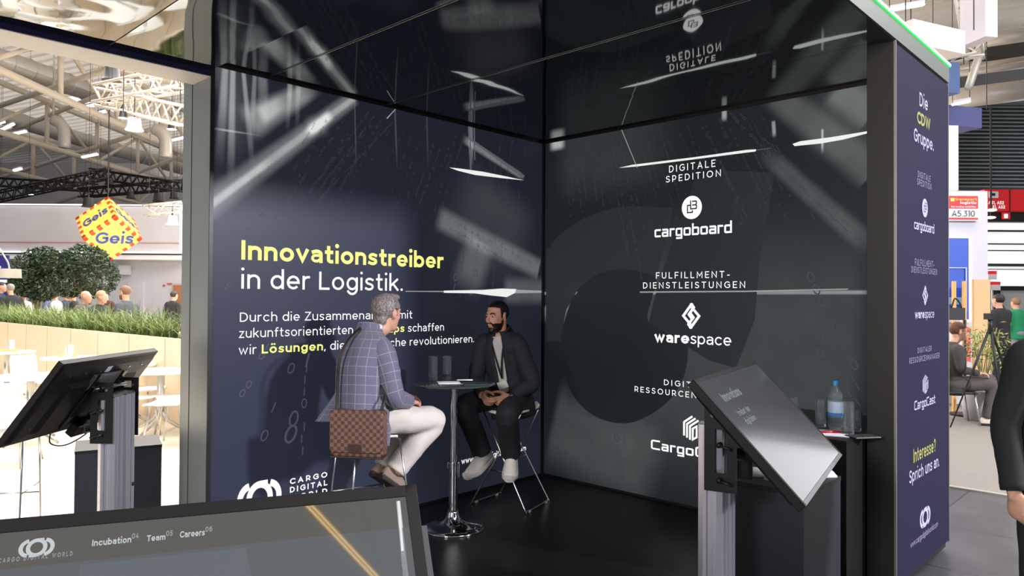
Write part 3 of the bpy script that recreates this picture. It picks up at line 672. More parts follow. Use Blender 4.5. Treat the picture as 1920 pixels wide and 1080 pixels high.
# ================================================================== PEOPLE
def frame(f, up=V((0, 0, 1))):
    f = V(f).normalized(); l = up.cross(f).normalized(); return Matrix((f, l, f.cross(l))).transposed()
HEAD = [((-.015, 0, .035), (.098, .076, .086)), ((.028, 0, -.03), (.068, .064, .095)), ((.034, 0, -.082), (.056, .052, .046)), ((.074, 0, -.104), (.022, .026, .02)),
        ((.082, 0, .03), (.017, .05, .014)), ((.06, .041, -.02), (.024, .021, .024)), ((.06, -.041, -.02), (.024, .021, .024)), ((.081, .031, .0155), (.0105, .017, .0065)), ((.081, -.031, .0155), (.0105, .017, .0065)), ((.079, .031, -.006), (.0095, .016, .005)), ((.079, -.031, -.006), (.0095, .016, .005)),
        ((.094, 0, -.052), (.012, .025, .008)), ((.092, 0, -.066), (.012, .022, .008))]
def head_mb(mb, c, R, infl=0, face=True):
    for q, r in HEAD: mb.ell(V(c)+R @ V(q), V(r)+V((infl, infl, infl)), R, 20, 14)
    if face:
        mb.tube([V(c)+R @ V(q) for q in ((.092, 0, .022), (.108, 0, -.005), (.119, 0, -.026), (.1, 0, -.036))], [.0085, .0098, .0128, .0095], 10, 3)
        for s in (1, -1):
            E = R @ Matrix.Rotation(s*.3, 3, 'Z')
            mb.ell(V(c)+R @ V((-.004, s*.078, -.006)), (.02, .008, .032), E, 12, 8); mb.ell(V(c)+R @ V((.0, s*.077, -.03)), (.011, .008, .014), E, 10, 6)
            mb.ell(V(c)+R @ V((.107, s*.013, -.032)), (.01, .008, .008), R, 8, 6)
def shell(name, c, R, infl, cond, m, parent, voxel=.006, wob=.0, ws=60, thick=0, extra=None, stretch=(1, 1, 1)):
    mb = MB(); head_mb(mb, c, R, infl, False)
    if extra:
        for q, r in extra: mb.ell(V(c)+R @ V(q), r, R, 16, 10)
    o = remeshed(mb, name, m, parent, voxel, 3); me = o.data; off = V(parent.location); Ri = R.transposed()
    bm = bmesh.new(); bm.from_mesh(me)
    dead = [v for v in bm.verts if not cond(Ri @ (v.co+off-V(c)))]
    bmesh.ops.delete(bm, geom=dead, context='VERTS'); bm.to_mesh(me); bm.free()
    if wob: wobble(me, wob, ws, stretch)
    return o
def hand(mb, w, d, n, t, curl=.5, k=1.0, spread=0):
    """w wrist, d finger direction, n palm-side normal, t towards the thumb"""
    d = V(d).normalized(); t = V(t); t = (t-d*t.dot(d)).normalized(); n2 = d.cross(t); n = n2 if n2.dot(V(n)) > 0 else -n2
    R = Matrix((d, t, n)).transposed(); w = V(w)
    mb.ell(w+d*.05*k, (.052*k, .042*k, .017*k), R, 14, 10); mb.ell(w+d*.03*k+t*.022*k+n*.006*k, (.032*k, .02*k, .017*k), R, 12, 8)
    mb.tube([w-d*.03*k, w+d*.02*k], [(.022*k, .028*k), (.02*k, .034*k)], 12, up=n)
    for i, L in enumerate((.072, .08, .075, .06)):
        p = w+d*.088*k+t*(.031-.0205*i)*k-(d*.006*i if i > 1 else d*0); a = .15+spread*.02*i; P = [p-d*.012*k]
        for j, q in enumerate((.42, .32, .26)):
            P.append(p.copy()); a += curl*(.9 if j == 0 else 1.1)*(1+.08*i); p = p+(d*math.cos(a)+n*math.sin(a))*(L*q*k)
        P.append(p); mb.tube(P, [.0098*k, .0102*k, .0092*k, .0086*k, .0068*k], 9, 2); mb.ell(p, .0072*k)
    b = w+d*.028*k+t*.03*k+n*.006*k; P = [b, b+(d*.5+t*.6+n*.25)*.036*k, b+(d*.85+t*.62+n*.45)*.055*k+d*.012*k, b+(d*1.15+t*.5+n*.65)*.06*k+d*.02*k]
    mb.tube(P, [.015*k, .0125*k, .0105*k, .008*k], 10, 2); mb.ell(P[-1], .0085*k)
def torso_rings(pel, neck, s, prof, n=44, a0=0, a1=2*math.pi, lean=.0, e=.88):
    up = (V(neck)-V(pel)); L = up.length; up.normalize(); s = V(s); s = (s-up*s.dot(up)).normalized(); f = s.cross(up); rings = []; uv = []
    pp = crom([(t, hw, hd) for t, hw, hd, fo in prof], 4); ff = crom([(fo, 0, 0) for t, hw, hd, fo in prof], 4)
    for q, fo in zip(pp, ff):
        c = V(pel)+up*(q.x*L)+f*fo.x; ring = []
        for j in range(n if a1-a0 > 6.28 else n+1):
            a = a0+(a1-a0)*j/n; ca, sa = math.cos(a), math.sin(a)
            ring.append(c-f*(q.z*math.copysign(abs(ca)**e, ca))+s*(q.y*math.copysign(abs(sa)**e, sa)))
        rings.append(ring); uv.append((1.12, q.x*L))
    return rings, uv, s, f, up
JACKET = [(-.32, .205, .15, .01), (-.15, .2, .148, .01), (.05, .185, .14, 0), (.3, .178, .132, 0), (.55, .195, .138, 0), (.78, .208, .132, 0), (.9, .19, .112, 0), (.97, .13, .085, -.005), (1.03, .082, .074, -.005)]
def scale_prof(P, k, dt=0): return [(t+dt, a*k, b*k, c) for t, a, b, c in P]
def figure(root, J, skin, m_top, m_leg, m_shoe, m_sole, voxel=.0075, jacket=JACKET, hem=0, gap=0, wob=.004, legr=(.092, .08, .064, .062), sleeve=(.078, .068, .058, .05, .046), uv=False, curlL=.45, curlR=.45, lower=True, handk=1.0, cloth='jacket', legs='trousers', shk=1.0):
    Rh = frame(J['hf'], J.get('hu', V((0, 0, 1)))); hc = V(J['head']); s = V(J['shL'])-V(J['shR']); up = V(J['neck'])-V(J['pel']); f = s.cross(up).normalized()
    b = MB(); head_mb(b, hc, Rh)
    nb = V(J['neck'])-up.normalized()*.03
    b.tube([hc+Rh @ V((-.028, 0, -.03)), hc+Rh @ V((-.022, 0, -.1)), nb+(hc-nb)*.1, nb-up.normalized()*.04], [.056, .055, .06, .08], 16, 3)
    rings, _, _, _, _ = torso_rings(J['pel'], J['neck'], s, scale_prof([(-.1, .15, .11, 0)]+JACKET[2:-1], .72), 24)
    b.loft(rings)
    for k in 'LR':
        b.tube([J['sh'+k], V(J['sh'+k]).lerp(V(J['el'+k]), .5), J['el'+k], V(J['el'+k]).lerp(V(J['wr'+k]), .4), J['wr'+k]], [.05, .045, .038, .036, .026], 14, 3); b.ell(J['sh'+k], .058)
        if 'hd'+k in J: hand(b, J['wr'+k], J['hd'+k], J['hn'+k], J['ht'+k], curlL if k == 'L' else curlR, handk)
        if lower:
            b.tube([J['hi'+k], V(J['hi'+k]).lerp(V(J['kn'+k]), .5), J['kn'+k], V(J['kn'+k]).lerp(V(J['an'+k]), .35), J['an'+k]], [.07, .062, .048, .048, .034], 14, 3); b.ell(J['hi'+k], .075)
            b.tube([J['an'+k], V(J['an'+k])+V(J['to'+k]).normalized()*.035+V((0, 0, -.02))], [.034, .03], 10)
    body = remeshed(b, 'body', skin, root, voxel, 4)
    # eyes and brows
    for sg in (1, -1):
        MB().ell(hc+Rh @ V((.0800, sg*.031, .0055)), .0112).build('eye', mat('eye_white', (200, 195, 188), .25), root, True)
        MB().ell(hc+Rh @ V((.0882, sg*.031, .0055)), (.005, .0068, .0062), Rh).build('iris', mat('eye_dark', (40, 26, 18), .2), root, True)
    rings, uvs, s2, f2, up2 = torso_rings(J['pel'], J['neck'], s, jacket, 44, gap, 2*math.pi-gap) if gap == 0 else torso_rings(J['pel'], J['neck'], s, jacket, 44, -math.pi+gap, math.pi-gap)
    t = MB(); t.loft(rings, True, gap == 0, uvs if uv else None)
    def sleevemb(k, t):
        a, e, w = V(J['sh'+k]), V(J['el'+k]), V(J['wr'+k]); inn = (V(J['neck'])-up.normalized()*.09-a)*.32
        t.tube([a+inn, a+inn*.25+(e-a)*.05, a.lerp(e, .5), e, e.lerp(w, .45), w-(w-e).normalized()*.015], [(sleeve[0]*.9, sleeve[0]*.9), (sleeve[0],)*2, (sleeve[1],)*2, (sleeve[2],)*2, (sleeve[3],)*2, (sleeve[4],)*2], 26, 5, uvw=.42 if uv else None)
    if uv or gap:
        tj = t.build(cloth, m_top, root, True)
        if gap:
            sm = tj.modifiers.new('s', 'SOLIDIFY'); sm.thickness = .007; sm.offset = 0; bake(tj); tj.data.polygons.foreach_set('use_smooth', [True]*len(tj.data.polygons))
        wobble(tj.data, wob, 9)
        for k in 'LR':
            q = MB(); sleevemb(k, q); so = q.build('sleeve', m_top, root, True); wobble(so.data, wob*1.1, 14, (1, 1, 1.6))
    else:
        for k in 'LR': sleevemb(k, t)
        remeshed(t, cloth, m_top, root, max(voxel, .011), 4, wob, 10)
    if lower:
        q = MB(); q.ell(V(J['pel'])-up.normalized()*.02, (.14, .175, .12), frame(f), 20, 12)
        for k in 'LR':
            h_, kn, an = V(J['hi'+k]), V(J['kn'+k]), V(J['an'+k])
            q.tube([h_, h_.lerp(kn, .5), kn, kn.lerp(an, .45), an], [legr[0], legr[0]*.94, legr[1], legr[2], legr[3]], 18, 4); q.ell(h_, legr[0]*1.02); q.ell(kn, legr[1])
        remeshed(q, legs, m_leg, root, max(voxel, .011), 4, wob*.9, 10)
        for k in 'LR': shoe(root, J['an'+k], J['to'+k], m_shoe, m_sole, J.get('dn'+k), shk)
    return body, Rh, hc, (s2, f2, up2)
def shoe(root, an, to, m1, m2, lace=None, k_=1.0):
    d = V(to).normalized(); R = frame(d); sd = R.col[1]; u = R.col[2]; c = V(an)-u*.075
    st = [(-.075, .026, .06), (-.06, .034, .085), (-.03, .037, .098), (.02, .039, .092), (.07, .043, .07), (.12, .046, .052), (.165, .042, .042), (.195, .03, .034), (.21, .012, .022)]
    rings = []; sole = []
    for x, hw, hh in [tuple(q*k_ for q in r_) for r_ in st]:
        p = c+d*x; rings.append([p+sd*(hw*math.cos(a))+u*((hh*math.sin(a)) if math.sin(a) > 0 else -.004) for a in [2*math.pi*j/20 for j in range(20)]])
        w2 = hw+.006; lift = .014*max(0, (x-.12)/.09)**2
        sole.append([p+sd*(w2*math.cos(a))+u*(.012*math.sin(a)-.008+lift+(.012 if math.sin(a) > .2 else -.008)) for a in [2*math.pi*j/20 for j in range(20)]])
    s = MB().loft(rings).build('shoe', m1, root, True)
    so = MB().loft(sole); so_ = so.build('sole', m2, None, 40); so_.data.transform(Matrix.Translation(-V(root.location))); so_.parent = s
    if lace:
        l = MB()
        for k in range(4):
            x = .03+.022*k; hh = .092-.9*(x-.02)*.42
            l.tube([c+d*x-sd*.024+u*hh*.86, c+d*(x+.004)+u*(hh+.004), c+d*x+sd*.024+u*hh*.86], .0035, 6, 3)
        lo = l.build('laces', mat('lace_white', (235, 233, 228), .7), None, True); lo.data.transform(Matrix.Translation(-V(root.location))); lo.parent = s
    return s
def skinm(name, rgb): 
    return mat(name, rgb, .5, mottle=.06, mscale=30, spec=.35)
# plaid cloth
def plaid():
    m = bpy.data.materials.new('blue_check_cloth'); m.use_nodes = True; nt = m.node_tree; g = NT(m); b = nt.nodes['Principled BSDF']; b.inputs['Roughness'].default_value = .85; b.inputs['Sheen Weight'].default_value = .2
    uv = nt.nodes.new('ShaderNodeUVMap'); uv.uv_map = 'UVMap'; sx = nt.nodes.new('ShaderNodeSeparateXYZ'); g.L.new(uv.outputs[0], sx.inputs[0])
    def ln(v, per, w): 
        a = g.m('ABSOLUTE', g.m('SUBTRACT', g.m('FRACT', g.m('DIVIDE', v, per)), .5)); return g.smooth(a, w*.5, w, 1, 0)
    k = g.m('MAXIMUM', ln(sx.outputs[0], .066, .036), ln(sx.outputs[1], .058, .038))
    n = nt.nodes.new('ShaderNodeTexNoise'); n.inputs['Scale'].default_value = 160; n.inputs['Detail'].default_value = 3; g.L.new(uv.outputs[0], n.inputs[0])
    n2 = nt.nodes.new('ShaderNodeTexNoise'); n2.inputs['Scale'].default_value = 9; g.L.new(uv.outputs[0], n2.inputs[0])
    c1 = nt.nodes.new('ShaderNodeMix'); c1.data_type = 'RGBA'; g.L.new(g.smooth(n.outputs['Fac'], .3, .7), c1.inputs[0]); c1.inputs[6].default_value = (*lin((90, 90, 114)), 1); c1.inputs[7].default_value = (*lin((106, 104, 126)), 1)
    c2 = nt.nodes.new('ShaderNodeMix'); c2.data_type = 'RGBA'; g.L.new(k, c2.inputs[0]); g.L.new(c1.outputs[2], c2.inputs[6]); c2.inputs[7].default_value = (*lin((150, 142, 148)), 1)
    g.L.new(c2.outputs[2], b.inputs['Base Color']); return m
def checker():
    m = bpy.data.materials.new('brown_check_canvas'); m.use_nodes = True; nt = m.node_tree; b = nt.nodes['Principled BSDF']; b.inputs['Roughness'].default_value = .4
    tc = nt.nodes.new('ShaderNodeTexCoord'); c = nt.nodes.new('ShaderNodeTexChecker'); c.inputs['Scale'].default_value = 44; c.inputs[1].default_value = (*lin((74, 48, 42)), 1); c.inputs[2].default_value = (*lin((118, 84, 70)), 1)
    mp = nt.nodes.new('ShaderNodeMapping'); mp.inputs['Location'].default_value = (.004, .004, .004); nt.links.new(tc.outputs['Object'], mp.inputs[0]); nt.links.new(mp.outputs[0], c.inputs[0]); nt.links.new(c.outputs[0], b.inputs['Base Color']); return m

# ---- person in the check blazer
pa = thing('person', 'grey-haired man in blue check blazer and cream trousers on the left stool', 'person', (-2.36, -.55, 0))
JA = dict(pel=(-2.405, -.565, .87), neck=(-2.33, -.525, 1.425), head=(-2.205, -.535, 1.545), hf=(.97, .16, -.08), hu=V((.1, 0, 1)),
 shR=(-2.365, -.71, 1.315), elR=(-2.33, -.79, 1.02), wrR=(-2.13, -.68, .955), shL=(-2.25, -.335, 1.34), elL=(-2.16, -.27, 1.05), wrL=(-2.0, -.45, .96),
 hdR=(.9, .25, -.12), hnR=(0, .2, -1), htR=(.2, 1, 0), hdL=(.9, -.5, -.1), hnL=(0, 0, -1), htL=(0, -1, 0),
 hiR=(-2.33, -.65, .865), knR=(-1.895, -.655, .80), anR=(-2.145, -.56, .485), toR=(.78, -.1, -.62), hiL=(-2.30, -.44, .865), knL=(-1.87, -.40, .80), anL=(-2.10, -.38, .47), toL=(.8, .05, -.55))
JKA = [(-.3, .215, .165, .0), (-.12, .22, .17, -.005), (.05, .215, .168, -.012), (.3, .212, .165, -.02), (.55, .218, .165, -.028), (.76, .218, .15, -.02), (.9, .19, .118, -.01), (.97, .13, .088, -.005), (1.03, .086, .076, -.005)]
sk_a = skinm('skin_fair', (205, 152, 132)); m_plaid = plaid(); m_cream = mat('cream_cotton', (205, 196, 190), .85, mottle=.05, mscale=14)
bodyA, RA, hA, (sA, fA, uA) = figure(pa, JA, sk_a, m_plaid, m_cream, mat('suede_beige', (132, 112, 102), .9), mat('dark_sole', (40, 34, 32), .6), .0075, uv=True, wob=.0045, sleeve=(.082, .075, .066, .058, .052), cloth='blazer', jacket=JKA, legr=(.098, .09, .082, .076))
m_greyhair = bpy.data.materials.new('grey_brown_hair'); m_greyhair.use_nodes = True
_nt = m_greyhair.node_tree; _g = NT(m_greyhair); _tc = _nt.nodes.new('ShaderNodeTexCoord'); _mp = _nt.nodes.new('ShaderNodeMapping'); _mp.inputs['Scale'].default_value = (70, 70, 60); _n = _nt.nodes.new('ShaderNodeTexNoise'); _n.inputs['Scale'].default_value = 1.6; _n.inputs['Detail'].default_value = 4
_g.L.new(_tc.outputs['Object'], _mp.inputs[0]); _g.L.new(_mp.outputs[0], _n.inputs[0]); _cr = _nt.nodes.new('ShaderNodeValToRGB'); _cr.color_ramp.elements[0].color = (*lin((92, 78, 72)), 1); _cr.color_ramp.elements[0].position = .38; _cr.color_ramp.elements[1].color = (*lin((150, 142, 142)), 1); _cr.color_ramp.elements[1].position = .64
_g.L.new(_n.outputs['Fac'], _cr.inputs[0]); _g.L.new(_cr.outputs[0], _nt.nodes['Principled BSDF'].inputs['Base Color']); _nt.nodes['Principled BSDF'].inputs['Roughness'].default_value = .55
def hairA(q):
    if q.x > .062 and q.z < .085: return False
    if q.x > .075: return False
    if q.z > .035: return True
    if q.x > .012 and q.x < .03 and q.z > -.02: return True     # sideburn
    if q.x < -.022: return q.z > -.1-.1*(q.x+.02)
    return q.z > .028
shell('hair', hA, RA, .011, hairA, m_greyhair, pa, .006, .0045, 46, extra=[((.035, 0, .112), (.055, .06, .022)), ((-.07, 0, .04), (.055, .066, .07)), ((-.06, 0, -.05), (.04, .055, .05))], stretch=(1.6, 1.6, .6))
# shirt collar, blazer collar, blazer details
nkA = V(JA['neck'])
q = MB(); rr = []
for h_, r1, r2 in ((-.02, .078, .072), (.02, .07, .066), (.046, .066, .062)):
    rr.append([nkA+uA*h_+fA*(.012+.02*h_*10*.3)+sA*(r1*math.cos(a))+fA*(r2*math.sin(a)) for a in [2*math.pi*j/28 for j in range(28)]])
c_o = q.loft(rr, False).build('shirt_collar', mat('white_shirt', (225, 222, 228), .8), pa, True); c_o.modifiers.new('s', 'SOLIDIFY').thickness = .004
q = MB(); rr = []
for h_, r1, r2 in ((-.065, .13, .105), (-.02, .102, .092), (.04, .085, .082), (.052, .08, .078), (.0, .092, .086)):
    rr.append([nkA+uA*(h_-.02*max(0, math.sin(a)))+sA*(r1*math.cos(a))+fA*(r2*math.sin(a)-.004) for a in [math.radians(150+240*j/24) for j in range(25)]])
q.loft(rr, False, False, [(.5, k*.03) for k in range(5)]).build('blazer_collar', m_plaid, pa, True)
q = MB(); e_ = V(JA['elR']); pk = V(JA['pel'])+uA*.035
for k in range(1):
    c = pk+fA*.01-sA*.216; q.box(c, (.15, .012, .05), Matrix((fA, sA, uA)).transposed())
q.build('pocket_flap', m_plaid, pa, True, .004)
q = MB(); rr = []                       # blazer tail hanging behind
for k in range(9):
    t = k/8; c = V((-2.45, -.44, 1.06)).lerp(V((-2.56, -.42, .845)), t); w0 = .05+.05*t
    rr.append([c+V((-.55, .6, 0)).normalized()*(w0*math.cos(a))+V((-.7, -.6, 0)).normalized()*(.022*math.sin(a)) for a in [2*math.pi*j/14 for j in range(14)]])
q.loft(rr, True, True, [(.3, .05*k) for k in range(9)]).build('blazer_tail', m_plaid, pa, True)
q = MB(); w_ = V(JA['wrR']); d_ = (w_-V(JA['elR'])).normalized(); q.tube([w_-d_*.03, w_+d_*.006], [.046, .042], 18); q.build('shirt_cuff', mat('white_shirt'), pa, True)
# ---- shoulder bag
Rb = Matrix((V((RT.x, RT.y, 0)).normalized(), V((FW.x, FW.y, 0)).normalized(), V((0, 0, 1)))).transposed(); Rb = Matrix.Rotation(math.radians(-8), 3, 'Z') @ Rb
bc = at(673, 812, 4.57)
bag = thing('shoulder_bag', 'brown checked shoulder bag hanging at the hip of the man in the blazer', 'bag', bc)
bag.rotation_euler = Rb.to_euler()
def local(mb, name, m, **k):
    o = mb.build(name, m, None, **k); o.parent = bag; return o
def rbox(w, h, d0, d1, r, n=5, y0=0):
    pts = []
    for cx, cz, a0 in ((w/2-r, h/2-r, 0), (-w/2+r, h/2-r, 90), (-w/2+r, -h/2+r, 180), (w/2-r, -h/2+r, 270)):
        for k in range(n+1):
            a = math.radians(a0+90*k/n); pts.append((cx+r*math.cos(a), cz+r*math.sin(a)))
    return [V((x, d0, z)) for x, z in pts]
m_bag = checker(); m_leath = mat('brown_leather', (56, 32, 28), .45)
local(MB().slab(rbox(.335, .29, .055, 0, .03), (0, -.1, 0)), 'bag_body', m_bag, bevel=.012, smooth=40)
local(MB().slab(rbox(.338, .262, -.045, 0, .03), (0, -.014, 0)), 'flap', m_bag, bevel=.005, smooth=40).location = (0, 0, .018)
local(MB().slab(rbox(.085, .055, -.058, 0, .006), (0, -.006, 0)), 'leather_patch', m_leath, bevel=.002).location = (-.005, .001, -.085)
local(MB().bx(-.168, .168, -.052, .055, -.148, -.138), 'base_piping', m_leath, bevel=.004)
st = MB(); Bi = Rb.transposed(); P = [bc+Rb @ V((-.15, -.0, .10)), bc+Rb @ V((-.15, .02, .2)), at(633, 715, 4.62), at(637, 672, 4.62), at(652, 640, 4.66), at(672, 618, 4.76), at(688, 608, 4.9)]
st.tube([Bi @ (V(p)-bc) for p in P], [(.0095, .004)]*7, 8, 4, up=Bi @ V((-FW.x, -FW.y, 0))); local(st, 'strap', mat('strap_black', (30, 24, 23), .5), smooth=True)
st = MB(); P = [bc+Rb @ V((.14, 0, .13)), bc+Rb @ V((.15, .01, .18)), at(722, 742, 4.6), at(714, 722, 4.63)]; st.tube([Bi @ (V(p)-bc) for p in P], [(.0095, .004)]*4, 8, 4, up=Bi @ V((-FW.x, -FW.y, 0))); local(st, 'strap', mat('strap_black', (30, 24, 23), .5), smooth=True)

# ---- person in the dark overshirt
pb = thing('person', 'bearded man in dark overshirt and white trainers on the right stool', 'person', (-.9, -.46, 0))
JB = dict(pel=(-.90, -.45, .87), neck=(-1.005, -.43, 1.375), head=(-1.05, -.435, 1.505), hf=(-.965, -.06, -.10), hu=V((-.08, 0, 1)),
 shL=(-.955, -.575, 1.29), elL=(-.90, -.675, .985), wrL=(-1.115, -.645, .885), shR=(-1.075, -.295, 1.29), elR=(-1.115, -.275, 1.0), wrR=(-1.225, -.455, .895),
 hdL=(-.85, .5, -.28), hnL=(-.3, .6, .1), htL=(-.3, -.1, 1), hdR=(-.35, -.8, -.35), hnR=(.6, -.5, .1), htR=(-.3, -.2, 1),
 hiL=(-.90, -.54, .86), knL=(-1.27, -.765, .79), anL=(-1.07, -.615, .44), toL=(-.72, -.62, -.34), hiR=(-.88, -.35, .86), knR=(-1.32, -.355, .81), anR=(-1.15, -.38, .425), toR=(-.93, -.2, -.34), dnL=1, dnR=1)
sk_b = skinm('skin_tan', (206, 152, 128)); m_dark = mat('dark_overshirt', (34, 36, 44), .8, mottle=.1, mscale=20); m_trs = mat('dark_trousers', (30, 31, 38), .85, mottle=.08, mscale=20)
m_shoe = mat('white_trainer', (226, 222, 216), .55)
bodyB, RB, hB, (sB, fB, uB) = figure(pb, JB, sk_b, m_dark, m_trs, m_shoe, mat('trainer_sole', (214, 211, 205), .6), .006, gap=.19, wob=.003, jacket=scale_prof(JACKET, .9), curlL=.42, curlR=.5, cloth='overshirt', shk=1.26, handk=1.08, legr=(.092, .088, .082, .078), sleeve=(.08, .073, .066, .058, .05))
rings, _, _, _, _ = torso_rings(JB['pel'], JB['neck'], V(JB['shL'])-V(JB['shR']), scale_prof([(-.08, .16, .12, 0), (.05, .16, .118, .004), (.3, .158, .112, .006), (.55, .165, .116, .006), (.78, .165, .108, .004), (.9, .14, .095, .004), (.965, .1, .082, .006)], .9), 36)
tsh = MB().loft(rings).build('t_shirt', mat('white_jersey', (196, 192, 190), .85), pb, True); wobble(tsh.data, .002, 11)
m_blk = mat('black_hair', (20, 17, 16), .5)
def hairB(q):
    if q.x > .078: return False
    if q.x > .035 and q.z < .068+.25*(q.x-.035): return False
    if q.z > .045: return True
    if .008 < q.x < .03 and q.z > -.012: return True
    if q.x <= -.02: return q.z > -.055-.25*(q.x+.02)
    return q.z > .03
shell('hair', hB, RB, .0045, hairB, m_blk, pb, .005, .0008, 90)
def beardB(q):
    if q.z > -.028: return False
    if q.x < -.002: return False
    if q.z < -.13: return False
    if q.x < .03: return q.z > -.11
    top = -.052-.0*(q.x)
    if q.x > .085 and abs(q.y) < .024 and q.z > -.079 and q.z < -.047: return False
    return q.z < (-.046 if q.x > .07 else -.046-.25*(.07-q.x)*.3)
shell('beard', hB, RB, .0042, beardB, m_blk, pb, .0045, .001, 90)
ms = MB(); ms.tube([hB+RB @ V(p) for p in ((.088, -.03, -.056), (.1, -.014, -.044), (.106, 0, -.041), (.1, .014, -.044), (.088, .03, -.056))], [.005, .0065, .006, .0065, .005], 8, 3); ms.build('moustache', m_blk, pb, True)
for sg in (1, -1):
    ms = MB(); ms.tube([hB+RB @ V(p) for p in ((.098, sg*.014, .026), (.095, sg*.032, .033), (.08, sg*.05, .027))], [.004, .0055, .003], 8, 3); ms.build('eyebrow', m_blk, pb, True)
    ms = MB(); ms.tube([hA+RA @ V(p) for p in ((.098, sg*.014, .026), (.095, sg*.032, .032), (.08, sg*.05, .026))], [.003, .004, .002], 8, 3); ms.build('eyebrow', m_greyhair, pa, True)
# overshirt collar, placket, chest pocket, lanyard, badge, watch
nkB = V(JB['neck'])
for sg in (1, -1):
    rr = []
    for h_, r1, r2 in ((.0, .1, .086), (.045, .084, .078), (.05, .08, .075), (-.015, .115, .1), (-.03, .13, .115)):
        rr.append([nkB+uB*(h_-.045*max(0, math.sin(a)))+sB*(sg*r1*math.cos(a))+fB*(r2*math.sin(a)) for a in [math.radians(-90+140*j/16) for j in range(17)]])
    q = MB(); q.loft(rr, False, False); q.build('overshirt_collar', m_dark, pb, True)
Rt = Matrix((sB, fB, uB)).transposed()
Rp_ = Matrix(((sB*.8-fB*.6).normalized(), (fB*.8+sB*.6).normalized(), uB)).transposed(); q = MB(); q.box(V(JB['pel'])+uB*.33+fB*.094+sB*.108, (.085, .012, .11), Rp_); q.build('chest_pocket', m_dark, pb, True, .004)
q = MB(); q.box(V(JB['pel'])+uB*.385+fB*.099+sB*.112, (.09, .012, .03), Rp_); q.build('pocket_flap', m_dark, pb, True, .004)
ch = V(JB['pel'])
q = MB()
for sg in (1, -1): q.tube([nkB+uB*.02+sB*(sg*.07)-fB*.02, nkB-uB*.05+sB*(sg*.055)+fB*.078, ch+uB*.3+sB*(sg*.02)+fB*.128, ch+uB*.17+fB*.128], [(.007, .0018)]*4, 6, 4, up=fB)
q.build('lanyard', mat('black_ribbon', (18, 18, 20), .7), pb, True)
q = MB(); q.box(ch+uB*.12+fB*.132, (.085, .004, .06), Rt @ Matrix.Rotation(-.25, 3, 'Y')); q.build('name_badge', mat('badge_white', (212, 210, 206), .5), pb)
q = MB(); w_ = V(JB['wrL']); d_ = V(JB['hdL']).normalized(); q.tube([w_-d_*.018, w_+d_*.004], [(.03, .036)]*2, 20, up=V(JB['hnL'])); 
wt = q.build('watch', mat('steel', (150, 152, 156), .25, .9), pb, True)
q = MB(); n_ = V((-.45, -.7, .5)).normalized(); q.cyl(w_-d_*.006+n_*.03, w_-d_*.006+n_*.04, .019, 20); q.build('watch_case', mat('steel'), wt, True).parent = wt
wt.children[0].data.transform(Matrix.Translation(-V(pb.location)))
# ================================================================== BOOTH FURNITURE
m_chrome = mat('chrome', (205, 205, 208), .07, 1.0); m_steel = mat('satin_steel', (178, 178, 180), .28, 1.0); m_seat = mat('white_plastic', (226, 226, 224), .4)
def bar_stool(name, label, legs, seat_c, seat_f, group):
    """legs: floor points fl, fr, bl, br"""
    c = sum((V((*q, 0)) for q in legs), V())/4; root = thing(name, label, 'stool', c, group)
    sc = V((*seat_c, .745)); f = V((*seat_f, 0)).normalized(); r = V((f.y, -f.x, 0)); tops = [sc+f*.15-r*.17, sc+f*.15+r*.17, sc-f*.14-r*.17, sc-f*.14+r*.17]
    fl, fr, bl, br = [V((*q, .011)) for q in legs]
    for a, b, ta, tb in ((fl, bl, tops[0], tops[2]), (fr, br, tops[1], tops[3])):
        d = (b-a).normalized(); ua = (ta-a).normalized(); ub = (tb-b).normalized()
        MB().tube([ta, a+ua*.03, a+ua*.008+d*.006, a+d*.03, b-d*.03, b+ub*.008-d*.006, b+ub*.03, tb], .0068, 10, 3).build('side_frame', m_steel, root, True)
        for q in (a+d*.06, b-d*.06): MB().box(q+V((0, 0, -.003)), (.03, .016, .014), frame(d)).build('glide', mat('clear_plastic', (190, 190, 188), .3), root)
    def on(a, t, z): return a.lerp(t, (z-a.z)/(t.z-a.z))
    MB().cyl(on(fl, tops[0], .29), on(fr, tops[1], .29), .006, 10).build('footrest', m_steel, root, True)
    MB().cyl(on(fr, tops[1], .36), on(br, tops[3], .36), .005, 10).build('stretcher', m_steel, root, True)
    MB().cyl(on(fl, tops[0], .36), on(bl, tops[2], .36), .005, 10).build('stretcher', m_steel, root, True)
    q = MB(); rr = []                  # shell seat with a low curved back
    for x, z, hw in ((.15, -.014, .15), (.135, .002, .175), (.07, .006, .185), (-.05, .004, .185), (-.13, .012, .18), (-.16, .026, .17), (-.172, .044, .14)):
        rr.append([sc+f*x+r*(hw*k/8)+V((0, 0, z+.02*(k/8)**2)) for k in range(-8, 9)])
    q.loft(rr, False, False); s = q.build('seat', m_seat, root, True); s.modifiers.new('s', 'SOLIDIFY').thickness = .014
    return root
bar_stool('bar_stool', 'white-seated wire bar stool under the bearded man in dark clothes', ((-1.14, -.249), (-1.038, -.745), (-.757, -.202), (-.645, -.638)), (-.895, -.45), (-.97, -.24), 'bar stools in the booth')
c_, f_, r_ = V((-2.36, -.55)), V((.966, -.26)), V((-.26, -.966))
bar_stool('bar_stool', 'white-seated wire bar stool under the man in the blue check blazer', [tuple(c_+f_*a+r_*b) for a, b in ((.24, -.25), (.24, .25), (-.2, -.23), (-.2, .23))], tuple(c_+f_*.0), tuple(f_), 'bar stools in the booth')
TC = V((-1.652, -.598, 0))
tb = thing('bar_table', 'round glass-topped bar table with chrome column between the two seated men', 'table', TC)
m_gl = mat('dark_tinted_glass', (120, 132, 130), .03, trans=.75, ior=1.45)
